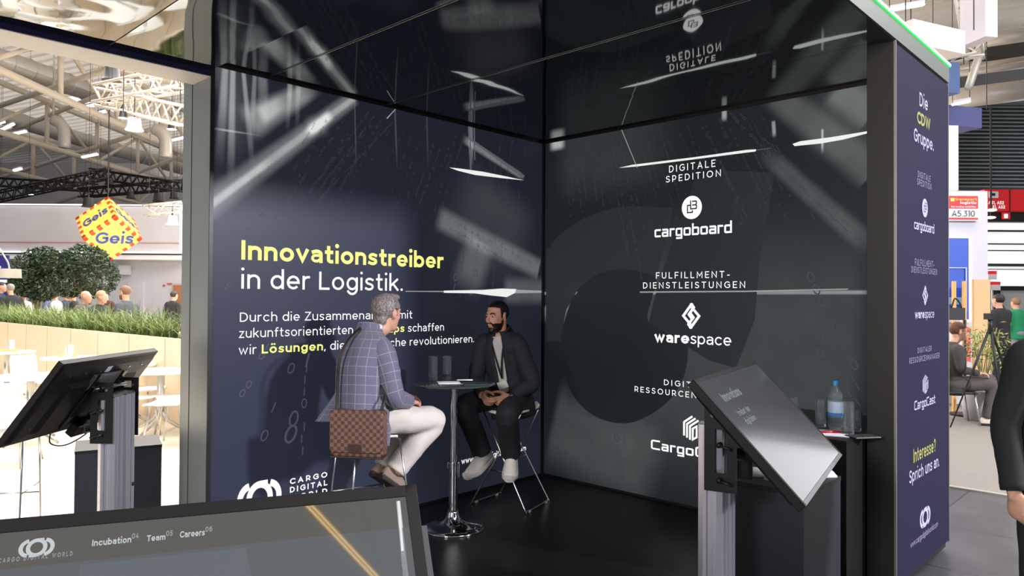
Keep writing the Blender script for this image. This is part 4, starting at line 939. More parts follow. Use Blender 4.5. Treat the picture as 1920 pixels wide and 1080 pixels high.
MB().lathe([(0, 1.026), (.29, 1.026), (.295, 1.03), (.295, 1.034), (.29, 1.036), (0, 1.036)], TC, 64).build('table_top', m_gl, tb, 40)
MB().lathe([(0, 1.018), (.12, 1.018), (.12, 1.0255), (0, 1.0255)], TC, 40).build('mounting_plate', m_chrome, tb, 40)
MB().lathe([(.0, .46), (.0245, .46), (.0245, 1.02), (0, 1.02)], TC, 32).build('upper_column', m_chrome, tb, 40)
MB().lathe([(0, .10), (.0315, .10), (.0315, .455), (.035, .458), (.035, .47), (.0, .47)], TC, 32).build('lower_column', m_chrome, tb, 40)
MB().lathe([(0, 0), (.224, 0), (.226, .006), (.222, .012), (.16, .022), (.10, .036), (.062, .06), (.046, .09), (.04, .115), (.034, .13), (0, .13)], TC, 64).build('base', m_chrome, tb, True)
q = MB(); d_ = RT*.036; q.tube([TC+V((0, 0, .47))+d_, TC+V((0, 0, .45))+d_*1.15, TC+V((0, 0, .36))+d_*1.1], .004, 8, 3); q.build('height_lever', m_steel, tb, True); q = MB(); q.tube([TC+V((0, 0, .47))-d_, TC+V((0, 0, .45))-d_*1.15, TC+V((0, 0, .42))-d_*1.1], .004, 8, 3); q.build('height_lever', m_steel, tb, True)
m_clear = mat('clear_glass', (244, 248, 250), .03, trans=.975, ior=1.5)
def tumbler(name, label, p, h, r, fill=None, fillm=None, group=None):
    t = thing(name, label, 'glass', p, group); P = V(p)
    MB().lathe([(0, .0005), (r*.94, .0005), (r*.96, .003), (r, h), (r*.93, h), (r*.88, .02), (0, .018)], P, 28).build('glass_body', m_clear, t, 40)
    if fill: MB().lathe([(0, .0185), (r*.87, .0205), (r*.9, fill), (0, fill)], P, 24).build('drink', fillm, t, 40)
    return t
m_water = mat('water', (240, 248, 250), .02, trans=1, ior=1.33); m_cola = mat('cola', (26, 12, 8), .08)
g1 = hit(812, 713, 2, 1.036); g2 = hit(838, 712, 2, 1.036)
tumbler('highball_glass', 'tall highball glass of water on the bar table, nearer the man in the blazer', g1, .178, .034, .05, m_water, 'glasses on the bar table')
tumbler('highball_glass', 'tall highball glass with a dark rest of drink on the bar table', g2, .178, .034, .042, m_cola, 'glasses on the bar table')
m_paper = mat('paper', (226, 224, 232), .8)
def flat(name, label, cat, c, w, d, h, rz, m, bev=.001, group=None):
    o = MB().box((0, 0, h/2), (w, d, h)).build(name, m, bevel=bev); o.location = c; o.rotation_euler = (0, 0, rz); return tag(o, label, cat, group)
q = hit(842, 717, 2, 1.036); flat('notepad', 'pale notepad lying under the glasses on the bar table', 'notepad', q+V((-.03, -.03, .0005)), .16, .12, .006, math.radians(-35), m_paper)
q = hit(886, 721, 2, 1.036); nb_ = flat('notebook', 'dark green notebook on the right side of the bar table', 'notebook', q+V((-.0, -.03, .0005)), .17, .13, .012, math.radians(-38), mat('dark_green_cover', (36, 52, 50), .5), .002)
pn = thing('pen', 'white ballpoint pen lying across the bar table notebook', 'pen', hit(872, 713.5, 2, 1.05))
MB().cyl(V(pn.location)-RT*.055+V((0, 0, .004)), V(pn.location)+RT*.055+V((0, 0, .004)), .0045, 10).build('barrel', mat('pen_white', (238, 238, 236), .35), pn, True)
MB().cyl(V(pn.location)-RT*.066+V((0, 0, .004)), V(pn.location)-RT*.055+V((0, 0, .004)), .002, 8, .0045).build('tip', mat('steel'), pn, True)

# ================================================================== TOUCH DISPLAY STANDS
m_alu = mat('anodised_aluminium', (196, 194, 206), .33, .85, ); m_groove = mat('profile_groove', (90, 88, 92), .45, .6)
m_plas = mat('display_black_plastic', (20, 19, 19), .5, spec=.25)
def screen_mat(name, c0, c1, k, cr=.1):
    m = bpy.data.materials.new(name); m.use_nodes = True; b = m.node_tree.nodes['Principled BSDF'].inputs
    b['Base Color'].default_value = (*lin((12, 12, 14)), 1); b['Roughness'].default_value = .42; b['Emission Color'].default_value = (*lin(c0), 1); b['Emission Strength'].default_value = k; b['Specular IOR Level'].default_value = .1; b['Coat Weight'].default_value = 1; b['Coat Roughness'].default_value = cr; b['Coat IOR'].default_value = 1.5
    return m
def display_stand(label, c, hd, tilt, flip, smat, colback, group, w=.97, hh=.555, back_detail=False, side=.05):
    c = V(c); e = V((math.cos(hd), math.sin(hd), 0)); s = V((math.sin(hd), -math.cos(hd), 0))*flip; dn = s*math.cos(tilt)-V((0, 0, 1))*math.sin(tilt); n = e.cross(-dn)*(1)
    if n.dot(s) < 0: n = -n
    base = c-s*colback; root = thing('display_stand', label, 'display', (base.x, base.y, 0), group); F = lambda x, y, z: c+e*x+dn*y+n*z
    def plate(name, x0, x1, y0, y1, z0, z1, m, par=root, bev=.003):
        q = MB(); R = Matrix((e, dn, n)).transposed(); q.box(F((x0+x1)/2, (y0+y1)/2, (z0+z1)/2), (x1-x0, y1-y0, z1-z0), R); o = q.build(name, m, root if par is root else None, bevel=bev)
        if par is not root: o.data.transform(Matrix.Translation(-V(root.location))); o.parent = par
        return o
    W2, H2, bz = w/2, hh/2, .017
    case = plate('display_case', -W2, W2, -H2, H2, -.03, 0, m_plas)
    plate('bezel', -W2, W2, -H2, -H2+bz, 0, .003, m_plas, case, .001); plate('bezel', -W2, W2, H2-bz, H2, 0, .003, mat('bezel_grey', (70, 72, 72), .3), case, .001)
    plate('bezel', -W2, -W2+bz, -H2, H2, 0, .003, m_plas, case, .001); plate('bezel', W2-bz, W2, -H2, H2, 0, .003, m_plas, case, .001)
    scr = plate('screen', -W2+bz, W2-bz, -H2+bz, H2-bz, -.002, .0015, smat, root, 0)
    q = MB(); R = Matrix((e, dn, n)).transposed()                 # stepped back housing
    q.loft([[F(sx*k*W2, sy*k2*H2+oy, z) for sx, sy in ((-1, -1), (1, -1), (1, 1), (-1, 1))] for k, k2, oy, z in ((.97, .95, 0, -.03), (.93, .86, .01, -.045), (.72, .62, .03, -.05), (.66, .55, .035, -.068))]); q.build('back_housing', m_plas, root, bevel=.004)
    # mounting bracket: cross rails, two slotted side plates, tilt tube, knobs
    for x in (-.12, .12): plate('mount_rail', x-.02, x+.02, -.2, .2, -.082, -.068, m_blackmetal)
    hx = V(c)-n*.082; colc = V((base.x, base.y, 0)); top = c.z-.02
    for x in (-.135, .135):
        pts = []; o = V((base.x, base.y, 0))+e*x
        z0, z1 = top-.26, top+.09; f0, f1 = -.065, .065
        f0, f1 = f0, f1; ring = [(f0, z0), (f1, z0), (f1, z1), (f0, z1)]; slot = [(-.022, z0+.075), (.024, z0+.075), (.024, z1-.1), (-.022, z1-.1)]
        P = lambda a, z: o+s*(a+side)+V((0, 0, z))
        q = MB()
        for (a0, a1, b0, b1) in ((f0, -.022, z0, z1), (.024, f1, z0, z1), (-.022, .024, z0, z0+.075), (-.022, .024, z1-.1, z1-.06), (-.022, .024, z1-.02, z1)):
            q.box(P((a0+a1)/2, (b0+b1)/2), (.006, a1-a0, b1-b0), Matrix((e, s, V((0, 0, 1)))).transposed())
        sp = q.build('side_plate', m_blackmetal, root)
        q = MB(); q.slab([P(.03, z1), P(.065, z1-.16), F(x, .12, -.075), F(x, -.12, -.075)], e*.006); q.build('tilt_plate', m_blackmetal, root)
        for z in (z0+.05, z1-.16): 
            q = MB(); sg = 1 if x > 0 else -1; q.cyl(P(.0, z), P(.0, z)+e*(.028*sg), .011, 14); q.tube([P(0, z)+e*(.02*sg), P(.0, z)+e*(.03*sg)+s*.05-V((0, 0, .012))], .006, 8); k = q.build('clamp_knob', mat('knob_black', (14, 14, 15), .5), None, True); k.data.transform(Matrix.Translation(-V(root.location))); k.parent = sp
        for a, z in ((.045, z1-.03), (-.03, z1-.045)): 
            q = MB(); q.cyl(P(a, z)-e*.008, P(a, z)+e*.012, .009, 6); k = q.build('bolt', mat('steel'), None); k.data.transform(Matrix.Translation(-V(root.location))); k.parent = sp
    q = MB(); q.cyl(V((base.x, base.y, top+.05))+s*.045-e*.16, V((base.x, base.y, top+.05))+s*.045+e*.16, .014, 16); q.build('tilt_tube', m_blackmetal, root, True)
    q = MB(); q.cyl(V((base.x, base.y, top-.12))+s*.05, F(0, .16, -.08), .022, 16); q.build('gas_strut', m_blackmetal, root, True)
    # column: two aluminium profiles side by side with grooves
    for x in (-.062, .062):
        q = MB(); o = V((base.x, base.y, 0)); hw, hd_ = .052, .05; prof = []
        for k in range(4):
            pass
        out = [(-hw, -hd_*.55), (-hw*.8, -hd_), (-.012, -hd_), (-.012, -hd_+.012), (.012, -hd_+.012), (.012, -hd_), (hw*.8, -hd_), (hw, -hd_*.55), (hw, -.012), (hw-.012, -.012), (hw-.012, .012), (hw, .012), (hw, hd_*.55), (hw*.8, hd_), (.012, hd_), (.012, hd_-.012), (-.012, hd_-.012), (-.012, hd_), (-hw*.8, hd_), (-hw, hd_*.55), (-hw, .012), (-hw+.012, .012), (-hw+.012, -.012), (-hw, -.012)]
        q.slab([o+e*(x+a)+s*b+V((0, 0, .012)) for a, b in out], (0, 0, top+.0-.012)); q.build('column_profile', m_alu, root, bevel=.0015)
        q = MB(); q.box(o+e*x+V((0, 0, top+.004)), (.1, .096, .008), Matrix((e, s, V((0, 0, 1)))).transposed()); q.build('profile_cap', m_steel, root, bevel=.002)
    q = MB(); q.box(V((base.x, base.y, top-.0))+s*.0+V((0, 0, .012)), (.25, .07, .008), Matrix((e, s, V((0, 0, 1)))).transposed()); q.build('top_plate', m_steel, root)
    q = MB(); q.box(V((base.x, base.y, .006)), (.36, .34, .012), Matrix((e, s, V((0, 0, 1)))).transposed()); q.build('base_plate', m_blackmetal, root, bevel=.003)
    if back_detail:
        q = MB(); q.tube([F(-.2, .2, -.07), F(-.17, .27, -.10), F(-.05, .285, -.13), F(.1, .22, -.13), F(.14, .12, -.1)], .004, 8, 5); q.build('cable', mat('cable_black', (12, 12, 12), .5), root, True)
        q = MB(); q.tube([F(.0, .12, -.09), F(.02, .2, -.14), F(.1, .2, -.15), colc+V((0, 0, top-.22))+e*.03], .006, 8, 5); q.build('cable', mat('cable_black'), root, True)
        plate('type_label', -.05, .0, -.225, -.185, -.0485, -.047, mat('label_silver', (168, 172, 190), .4), root, 0)
        for x in (-.38, -.24, -.1, .06, .2, .34):
            for y in (-.2, .16): q = MB(); q.cyl(F(x, y, -.0455), F(x, y, -.05), .006, 8); q.build('screw', m_steel, root)
        q = MB(); q.box(F(0, -.13, -.06), (.3, .1, .02), R); q.build('vent_cover', mat('vent_grey', (72, 70, 68), .5), root, bevel=.002)
        q = MB(); q.box(F(.05, .2, -.1), (.2, .08, .05), R); q.build('power_brick', m_plas, root, bevel=.006)
    return root, F, e, dn, n, scr
scrR = screen_mat('screen_page_grey', (80, 84, 94), None, .7)
sR, FR, eR, dR, nR_, sc1 = display_stand('tilted touch display on an aluminium column at the right front of the booth', (-2.312, -3.269, 1.157), .222, .808, 1, scrR, .235, 'touch display stands')
# page on the right display: heading and light area
def on_screen(F, par, root, name, polys, m, z=.0022):
    q = MB()
    for pg in polys: q.poly([F(x, y, z) for x, y in pg])
    o = q.build(name, m, root); return o
m_ptx = mat('page_text', (20, 20, 20), .4, emit=(118, 124, 132))
def screen_word(F, root, name, s, x0, y0, width, cap, m, w=.16, sp=.17, bold=None):
    a, b, adv = glyph_quads(s, w, sp, GL, bold); k = width/adv
    return on_screen(F, None, root, name, [[(x0+p.x*k, y0-p.y*cap) for p in pg] for pg in a+b], m)
screen_word(FR, sR, 'page_heading', 'Innovations', -.36, -.155, .26, .04, m_ptx, .2); screen_word(FR, sR, 'page_lettering', 'treiber der', -.34, -.085, .17, .026, m_ptx); screen_word(FR, sR, 'page_lettering', 'digitalen', -.34, -.045, .15, .026, m_ptx)
scrL = screen_mat('screen_page_dark', (40, 42, 48), None, .6)
sL, FL, eL, dL, nL_, sc2 = display_stand('black-backed touch display on an aluminium column left of the booth post', (-3.792, .279, 1.084), .726, .923, -1, scrL, .2, 'touch display stands', back_detail=True, side=.012)
q = MB(); b0 = V(sL.location); q.cyl(b0-V((0, 0, 0))+V((0, 0, .52))+V(eL)*.09-V((.664, -.748, 0))*-.05, b0+V((0, 0, .52))+V(eL)*.09+V((.664, -.748, 0))*.053, .012, 14); q.build('cable_hole', mat('hole_black', (10, 10, 10), .8), sL, True)
scrF = screen_mat('screen_page_brown', (84, 82, 76), None, 1.1, .03)
sF, FF, eF, dF, nF, sc3 = display_stand('large dark-framed touch display in the foreground at the bottom left', (-5.047, -3.657, 1.157), -.452, .941, 1, scrF, .2, 'touch display stands')
def FFpix(x, y):                      # point on the foreground screen seen at a pixel -> its own x, y
    o = FF(0, 0, .0015); d = ray(x, y); t = (o-CAM).dot(nF)/d.dot(nF); p = CAM+d*t-o; return p.dot(eF), p.dot(dF)
m_ui = mat('ui_white', (20, 20, 20), .4, emit=(200, 208, 210), es=.9); m_ui2 = mat('ui_grey', (20, 20, 20), .4, emit=(150, 156, 158), es=.9)
for s, p0, p1, capt in (('Incubation', (172, 1026), (246, 1016), 12), ('Team', (275, 1017), (310, 1011), 11.5), ('Careers', (337, 1011), (384, 1002), 12)):
    a = FFpix(*p0); b = FFpix(*p1); c = FFpix(p0[0], p0[1]-capt); screen_word(FF, sF, 'menu_lettering', s, a[0], (a[1]+b[1])/2, b[0]-a[0], a[1]-c[1], m_ui, .2, .12)
for s, p0, p1 in (('04', (247, 1011), (260, 1009)), ('05', (311, 1006), (324, 1004)), ('06', (385, 998), (398, 996))):
    a = FFpix(*p0); b = FFpix(*p1); screen_word(FF, sF, 'menu_lettering', s, a[0], a[1], b[0]-a[0], .007, m_ui2, .2, .15)
a = FFpix(-4, 1058); b = FFpix(136, 1041); screen_word(FF, sF, 'logo_lettering', 'CARGO DIGITAL WORLD', a[0], (a[1]+b[1])/2, b[0]-a[0], .0055, m_ui2, .2, .5)
c = FFpix(69, 1027); e_ = FFpix(35, 1029); t_ = FFpix(69, 1010); on_screen(FF, None, sF, 'rings_emblem', [[(c[0]+p[0]*(c[0]-e_[0])/.84, c[1]-p[1]*(c[1]-t_[1])*2) for p in pg] for pg in emblem_rings()], m_ui)
def polyF(name, pts, m, z=.0019): on_screen(FF, None, sF, name, [[FFpix(*p) for p in pts]], m, z)
polyF('page_image', [(-40, 1073), (800, 985), (830, 1200), (-40, 1200)], screen_mat('ui_panel', (96, 100, 102), None, .9, .03))
polyF('page_image', [(150, 1060), (460, 1027), (500, 1200), (150, 1200)], screen_mat('ui_panel_blue', (102, 108, 116), None, .9, .03), .002)
polyF('scroll_bar', [(743, 940), (750, 939), (768, 1100), (757, 1100)], mat('ui_bar', (20, 20, 20), .3, emit=(196, 200, 204), es=.9))
polyF('scroll_thumb', [(745, 940), (749, 939.6), (757, 1033), (752, 1034)], mat('ui_thumb', (20, 20, 20), .3, emit=(236, 236, 236), es=.95), .0026)
# ================================================================== PEDESTALS AND COUNTER
m_ped = mat('pedestal_black', (20, 19, 21), .42); m_pedv = mat('pedestal_violet_black', (34, 33, 41), .45)
def pedestal(label, x0, x1, y0, y1, z, rz=0, group='dark pedestals by the displays', cen=None):
    c = V(((x0+x1)/2, (y0+y1)/2, 0)); t = thing('pedestal', label, 'pedestal', c, group); w, d = x1-x0, y1-y0
    MB().bx(c.x-w/2, c.x+w/2, c.y-d/2, c.y+d/2, 0, z-.02).build('pedestal_body', m_pedv, t, bevel=.002); MB().bx(c.x-w/2-.002, c.x+w/2+.002, c.y-d/2-.002, c.y+d/2+.002, z-.02, z).build('pedestal_top', m_ped, t, bevel=.002)
    t.rotation_euler = (0, 0, rz); return t
pR = hit(1507, 925, 2, .80); pR2 = hit(1568, 893, 2, .80)
pedestal('dark square pedestal behind the right front display with leaflets on it', pR.x, pR2.x+.02, pR.y, pR.y+.5, .80)
def leaflets(px, z, rz, k, label):
    p = hit(*px, 2, z); t = thing('leaflet', label, 'leaflet', p, 'leaflets on the dark pedestal'); 
    MB().box(p+V((0, 0, .004)), (.10, .15, .006), Matrix.Rotation(rz, 3, 'Z')).build('pages', m_paper, t)
    q = MB(); R = Matrix.Rotation(rz, 3, 'Z'); q.loft([[p+R @ V((x, y, z2)) for y in (-.075, .075)] for x, z2 in ((-.05, .0075), (-.02, .012+.01*k), (.02, .02+.012*k), (.055, .016))], False, False); q.build('cover', mat('leaflet_cover', (214, 208, 214), .6), t, True).modifiers.new('s', 'SOLIDIFY').thickness = .0015
leaflets((1418, 890), .80, .5, 1, 'pale leaflet on the left of the dark pedestal, half hidden by the display'); leaflets((1470, 903), .80, -.2, .4, 'pale leaflet in the middle of the dark pedestal under the display edge'); leaflets((1532, 892), .80, .9, .9, 'pale leaflet at the right end of the dark pedestal')
c5_ = floor_at(226, 4.98)
pedestal('low dark pedestal behind the left display stand', c5_.x-.25, c5_.x+.25, c5_.y-.2, c5_.y+.2, .66, math.radians(-17))
ct = thing('counter', 'black counter with water bottle and glasses beside the advertising pillar', 'counter', (-.55, -2.68, 0))
MB().bx(-1.02, -.02, -3.1, -2.25, 0, .86).build('counter_body', m_black, ct, bevel=.002); MB().bx(-1.035, -.015, -3.105, -2.24, .86, .88).build('counter_top', mat('counter_top_black', (20, 20, 21), .3), ct, bevel=.003)
CZ = .88
bt = thing('water_bottle', 'clear plastic water bottle with blue cap on the black counter', 'bottle', hit(1566, 806, 2, CZ)); P = V(bt.location)
MB().lathe([(0, 0), (.034, 0), (.04, .008), (.041, .04), (.038, .06), (.041, .075), (.041, .175), (.038, .19), (.041, .2), (.036, .225), (.022, .25), (.0145, .262), (.0145, .268), (0, .268)], P, 32).build('bottle_body', mat('pet_plastic', (225, 238, 245), .06, trans=.9, ior=1.3), bt, 50)
MB().lathe([(0, .268), (.0165, .268), (.0165, .289), (.015, .291), (0, .291)], P, 24).build('cap', mat('blue_cap', (40, 130, 190), .4), bt, 40)
MB().lathe([(.0414, .085), (.0418, .085), (.0418, .17), (.0414, .17)], P, 36).build('paper_label', mat('bottle_label', (178, 196, 216), .6), bt, 40); MB().lathe([(.0419, .085), (.0421, .085), (.0421, .105), (.0419, .105)], P, 36).build('label_band', mat('label_blue', (70, 130, 190), .6), bt, 40)
for (px, py), lab, h_ in (((1539, 800), 'clear glass left of the water bottle on the counter', .165), ((1591, 814), 'clear glass right of the water bottle on the counter, nearest the pillar', .185), ((1605, 808), 'small clear glass behind the tall one beside the pillar', .12), ((1489, 790), 'clear glass at the far left of the counter, mostly hidden by the display', .15)):
    tumbler('water_glass', lab, hit(px, py, 2, CZ), h_, .033, .04 if h_ > .15 else None, m_water, 'glasses on the counter')
q = hit(1545, 812, 2, CZ); flat('note_paper', 'white paper sheet under the red pen on the counter', 'paper', q+V((0, .02, .0005)), .21, .29, .003, .4, m_paper, 0)
pr = thing('red_pen', 'red pen lying on the white paper on the counter', 'pen', hit(1556, 811, 2, CZ+.006)); P = V(pr.location); d_ = (RT*.9+V((.3, .3, 0))*.25).normalized()
MB().cyl(P-d_*.07+V((0, 0, .004)), P+d_*.055+V((0, 0, .004)), .006, 10).build('barrel', mat('pen_red', (190, 24, 40), .35), pr, True); MB().cyl(P+d_*.055+V((0, 0, .004)), P+d_*.072+V((0, 0, .004)), .0065, 10, .0045).build('cap', mat('pen_red'), pr, True)
q = hit(1612, 822, 2, CZ); tg = flat('tablet', 'dark tablet with a pale edge at the right end of the counter', 'tablet', q+V((.05, .0, .0005)), .16, .1, .008, -.6, mat('tablet_grey', (58, 57, 57), .35), .002)
# ================================================================== THE HALL BEYOND
RH = V((RT.x, RT.y, 0)).normalized(); FH = V((FW.x, FW.y, 0)).normalized()
def ori(yaw=0): 
    R = Matrix.Rotation(math.radians(yaw), 3, 'Z'); return Matrix((R @ RH, R @ FH, V((0, 0, 1)))).transposed()
def bg(mb, x0, y0, x1, y1, D, th, yaw=0, ground=False):
    a = at(x0, y0, D); b = at(x1, y1, D); z1, z0 = max(a.z, b.z), min(a.z, b.z)
    if ground: z0 = 0
    R = ori(yaw); c = (a+b)/2; c.z = (z0+z1)/2; w = abs(x1-x0)/FPX*D
    mb.box(c+R @ V((0, th/2, 0)), (w, th, z1-z0), R); return mb
def bgo(name, x0, y0, x1, y1, D, th, m, parent=None, yaw=0, ground=False, bevel=0): return bg(MB(), x0, y0, x1, y1, D, th, yaw, ground).build(name, m, parent, bevel=bevel)
def bgth(name, label, cat, x, D, group=None): return thing(name, label, cat, floor_at(x, D), group)
def pz(x, y, z):                       # pixel -> point on the level z
    return hit(x, y, 2, z)
m_stand = mat('stand_white', (194, 192, 198), .7); m_glow = mat('light_edge', (250, 250, 250), .5, emit=(255, 253, 250), es=1.6); m_deck = mat('roof_deck', (226, 220, 212), .6, .1); m_tr = mat('roof_steel', (196, 186, 172), .55); m_duct = mat('duct_zinc', (176, 172, 166), .45, .4)
# ---- hall roof deck with corrugation, set as the ceiling of the hall
yaw0 = ori(-26); o = MB(); cen = CAM+FH*62; cen.z = 15.2
for k in range(-75, 76): o.box(cen+yaw0 @ V((0, k*.75, 0)), (150, .42, .16), yaw0)
o.box(cen+V((0, 0, .12)), (150, 112, .1), yaw0); struct(o.build('ceiling_hall', m_deck))
def roof_truss(name, label, a, b, hgt, step, r=.13, m=None, group='roof trusses of the hall'):
    a, b = V(a), V(b); root = thing(name, label, 'roof truss', (a.x, a.y, a.z), group); up = V((0, 0, hgt)); d = b-a; n = max(2, int(d.length/step))
    MB().cyl(a, b, r, 10).build('bottom_chord', m or m_tr, root, True); MB().cyl(a+up, b+up, r, 10).build('top_chord', m or m_tr, root, True)
    for k in range(n+1):
        p = a+d*(k/n)
        MB().cyl(p, p+up, r*.8, 8).build('post', m or m_tr, root, True)
        if k < n: MB().cyl(p+(up if k % 2 else V()), a+d*((k+1)/n)+(V() if k % 2 else up), r*.62, 8).build('brace', m or m_tr, root, True)
    return root
T = [((-30, 118), (420, 322), 10.2, 'nearest pale roof truss at the upper left, running down to the booth post'), ((-30, 238), (420, 378), 10.2, 'middle pale roof truss at the left behind the nearest one'), ((-30, 60), (420, 178), 11.6, 'upper pale roof truss at the left just under the booth beam'), ((-30, 310), (420, 420), 9.8, 'farthest pale roof truss at the left above the dark lighting rig')]
for p, q, z, lab in T: roof_truss('roof_truss', lab, pz(*p, z), pz(*q, z), 2.6, 4.2, .16)
for k, (p, q, z, lab) in enumerate((((-20, 205), (400, 62), 11.4, 'long cross tube of the roof rising to the right behind the beam'), ((-20, 340), (400, 205), 10.6, 'cross tube of the roof from the left edge up to the white truss'), ((60, 400), (420, 262), 10.4, 'lower cross tube of the roof at the left above the cube sign'), ((-20, 262), (330, 120), 12.0, 'thin high cross tube of the roof at the left'))):
    a, b = pz(*p, z), pz(*q, z); t = thing('roof_tube', lab, 'roof tube', a, 'cross tubes of the hall roof'); MB().cyl(a, b, .13, 10).build('tube', m_tr, t, True)
for p, q, z, r, lab in (((-30, 102), (220, 190), 13.2, .55, 'upper grey ventilation duct under the roof at the left'), ((-30, 208), (345, 318), 12.6, .5, 'lower grey ventilation duct under the roof at the left')):
    a, b = pz(*p, z), pz(*q, z); t = thing('ventilation_duct', lab, 'duct', a, 'ventilation ducts'); MB().cyl(a, b, r, 20).build('duct_pipe', m_duct, t, True)
    q_ = MB(); d = (b-a)
    for k in range(1, 7): c = a+d*k/7; q_ = MB().cyl(c-d*.004, c+d*.004, r*1.06, 20); q_.build('duct_collar', m_duct, t, True)
for x, y, D, lab in ((110, 245, 37, 'bent grey air outlet below the lower duct'), (300, 262, 34, 'bent grey air outlet by the booth post')):
    t = thing('air_outlet', lab, 'duct', at(x, y, D), 'air outlets'); q_ = MB(); q_.tube([at(x-10, y-20, D), at(x+2, y-14, D), at(x+10, y, D), at(x+11, y+32, D)], .28, 14, 4); q_.build('outlet_pipe', m_duct, t, True); c = at(x-10, y-20, D); MB().cyl(c, V((c.x, c.y, 15.29)), .05, 6).build('hanger', m_duct, t)
sky = bgo('skylight', 113, 175, 188, 198, 50, .2, m_glow, yaw=-26); tag(sky, 'bright skylight patch in the hall roof behind the trusses', 'skylight')
for k, (x0, y0, x1, y1, lab) in enumerate(((150, 203, 188, 194, 'roof light strip just below the skylight patch'), (174, 214, 221, 203, 'roof light strip right of the skylight patch'), (0, 245, 26, 232, 'roof light strip at the far left edge'), (14, 254, 49, 246, 'roof light strip below the far left one'), (154, 295, 183, 289, 'roof light strip in the middle left above the dark rig'), (314, 265, 345, 258, 'roof light strip beside the booth post'), (26, 320, 40, 316, 'small roof light strip over the dark rig'), (-4, 232, 8, 228, 'stub of a roof light strip cut by the left edge'))):
    D = 44; a, b = at(x0, y0, D), at(x1, y1, D); t = thing('ceiling_light', lab, 'light', a, 'strip lights in the roof'); MB().beam(a, b, .22, .1).build('diffuser', m_glow, t); MB().beam(a+V((0, 0, .1)), b+V((0, 0, .1)), .26, .08).build('housing', m_stand, t)
m_blks = mat('rig_black', (30, 30, 31), .5); m_wtr = mat('truss_white', (196, 188, 178), .5)
def lattice(name, label, a, b, s, m, group, n=None, r=.03):
    a, b = V(a), V(b); root = thing(name, label, 'truss', a, group); sd, up = basis(b-a); n = n or max(3, int((b-a).length/s)); C4 = [(sd*i+up*j)*s/2 for i, j in ((-1, -1), (1, -1), (1, 1), (-1, 1))]
    for c in C4: MB().cyl(a+c, b+c, r, 8).build('chord', m, root, True)
    for f in range(4):
        q = MB(); c0, c1 = C4[f], C4[(f+1) % 4]
        for k in range(n): p, p2 = a.lerp(b, k/n), a.lerp(b, (k+1)/n); q.cyl(p+(c0 if k % 2 else c1), p2+(c1 if k % 2 else c0), r*.6, 6)
        q.build('lacing', m, root, True)
    for k in (.1, .9): c = a.lerp(b, k); MB().cyl(c, V((c.x, c.y, 15.29)), .008, 6).build('suspension_wire', m_blks, root)
    return root
lattice('exhibition_truss', 'white box truss hanging beside the booth post, upper run', at(190, 178, 15), at(352, 146, 13), .34, m_wtr, 'white exhibition trusses'); lattice('exhibition_truss', 'white box truss hanging beside the booth post, lower run with spotlights', at(196, 184, 15.2), at(356, 220, 13), .34, m_wtr, 'white exhibition trusses')
lattice('exhibition_truss', 'small white truss in front of the white stand front, carrying a lamp', at(272, 395, 27), at(345, 388, 27), .36, m_wtr, 'white exhibition trusses')
for p, q, D, lab in (((-20, 372), (205, 325), 40, 'dark lighting truss rising from the left edge above the white stand'), ((170, 325), (350, 352), 42, 'dark lighting truss falling toward the booth post'), ((-20, 340), (180, 352), 47, 'far dark lighting truss behind the rising one'), ((150, 362), (350, 346), 43, 'dark lighting truss right behind the cube sign')):
    lattice('lighting_truss', lab, at(*p, D), at(*q, D), .5, m_blks, 'dark lighting trusses', 24, .05)
def spot(label, x, y, D, s, m, lit, group):
    p = at(x, y, D); t = thing('spotlight', label, 'lamp', p, group); MB().lathe([(0, s*.5), (s*.45, s*.45), (s*.55, -.3*s), (s*.7, -s*.5), (0, -s*.5)], p, 16).build('lamp_head', m, t, 40)
    if lit: MB().lathe([(0, -s*.5), (s*.66, -s*.5), (s*.66, -s*.53), (0, -s*.53)], p, 16).build('lens', m_glow, t)
    MB().cyl(p+V((0, 0, s*.5)), p+V((0, 0, s*1.0)), s*.08, 8).build('yoke', m_blks, t); MB().cyl(p+V((0, 0, s*.9)), V((p.x, p.y, 15.29)), .008, 6).build('hanger', m_blks, t)
spot('white floodlight under the lower white truss', 252, 232, 14, .24, m_stand, True, 'hanging lamps'); spot('small dark spotlight left of the white floodlight', 231, 215, 14, .13, m_blks, True, 'hanging lamps'); spot('small dark spotlight right of the white floodlight', 322, 236, 14, .13, m_blks, True, 'hanging lamps')
spot('lamp under the small white truss in front of the white stand', 323, 412, 27, .34, m_stand, True, 'hanging lamps'); spot('dark round loudspeaker hanging above the white stand edge', 166, 379, 30, .4, m_blks, False, 'hanging lamps'); spot('black chain hoist over the white truss', 210, 138, 16, .3, m_blks, False, 'hanging lamps')
spot('black lamp hanging right of the cube sign', 297, 370, 36, .42, m_blks, False, 'hanging lamps')
for k, (x, y, lab) in enumerate(((205, 340, 'left one of the black lamps on the dark rig'), (245, 366, 'black lamp on the dark rig right above the cube sign'), (326, 366, 'black lamp on the dark rig beside the booth post'), (54, 358, 'black lamp on the dark rig at the left'))): spot(lab, x, y, 40, .36, m_blks, k == 3, 'hanging lamps')
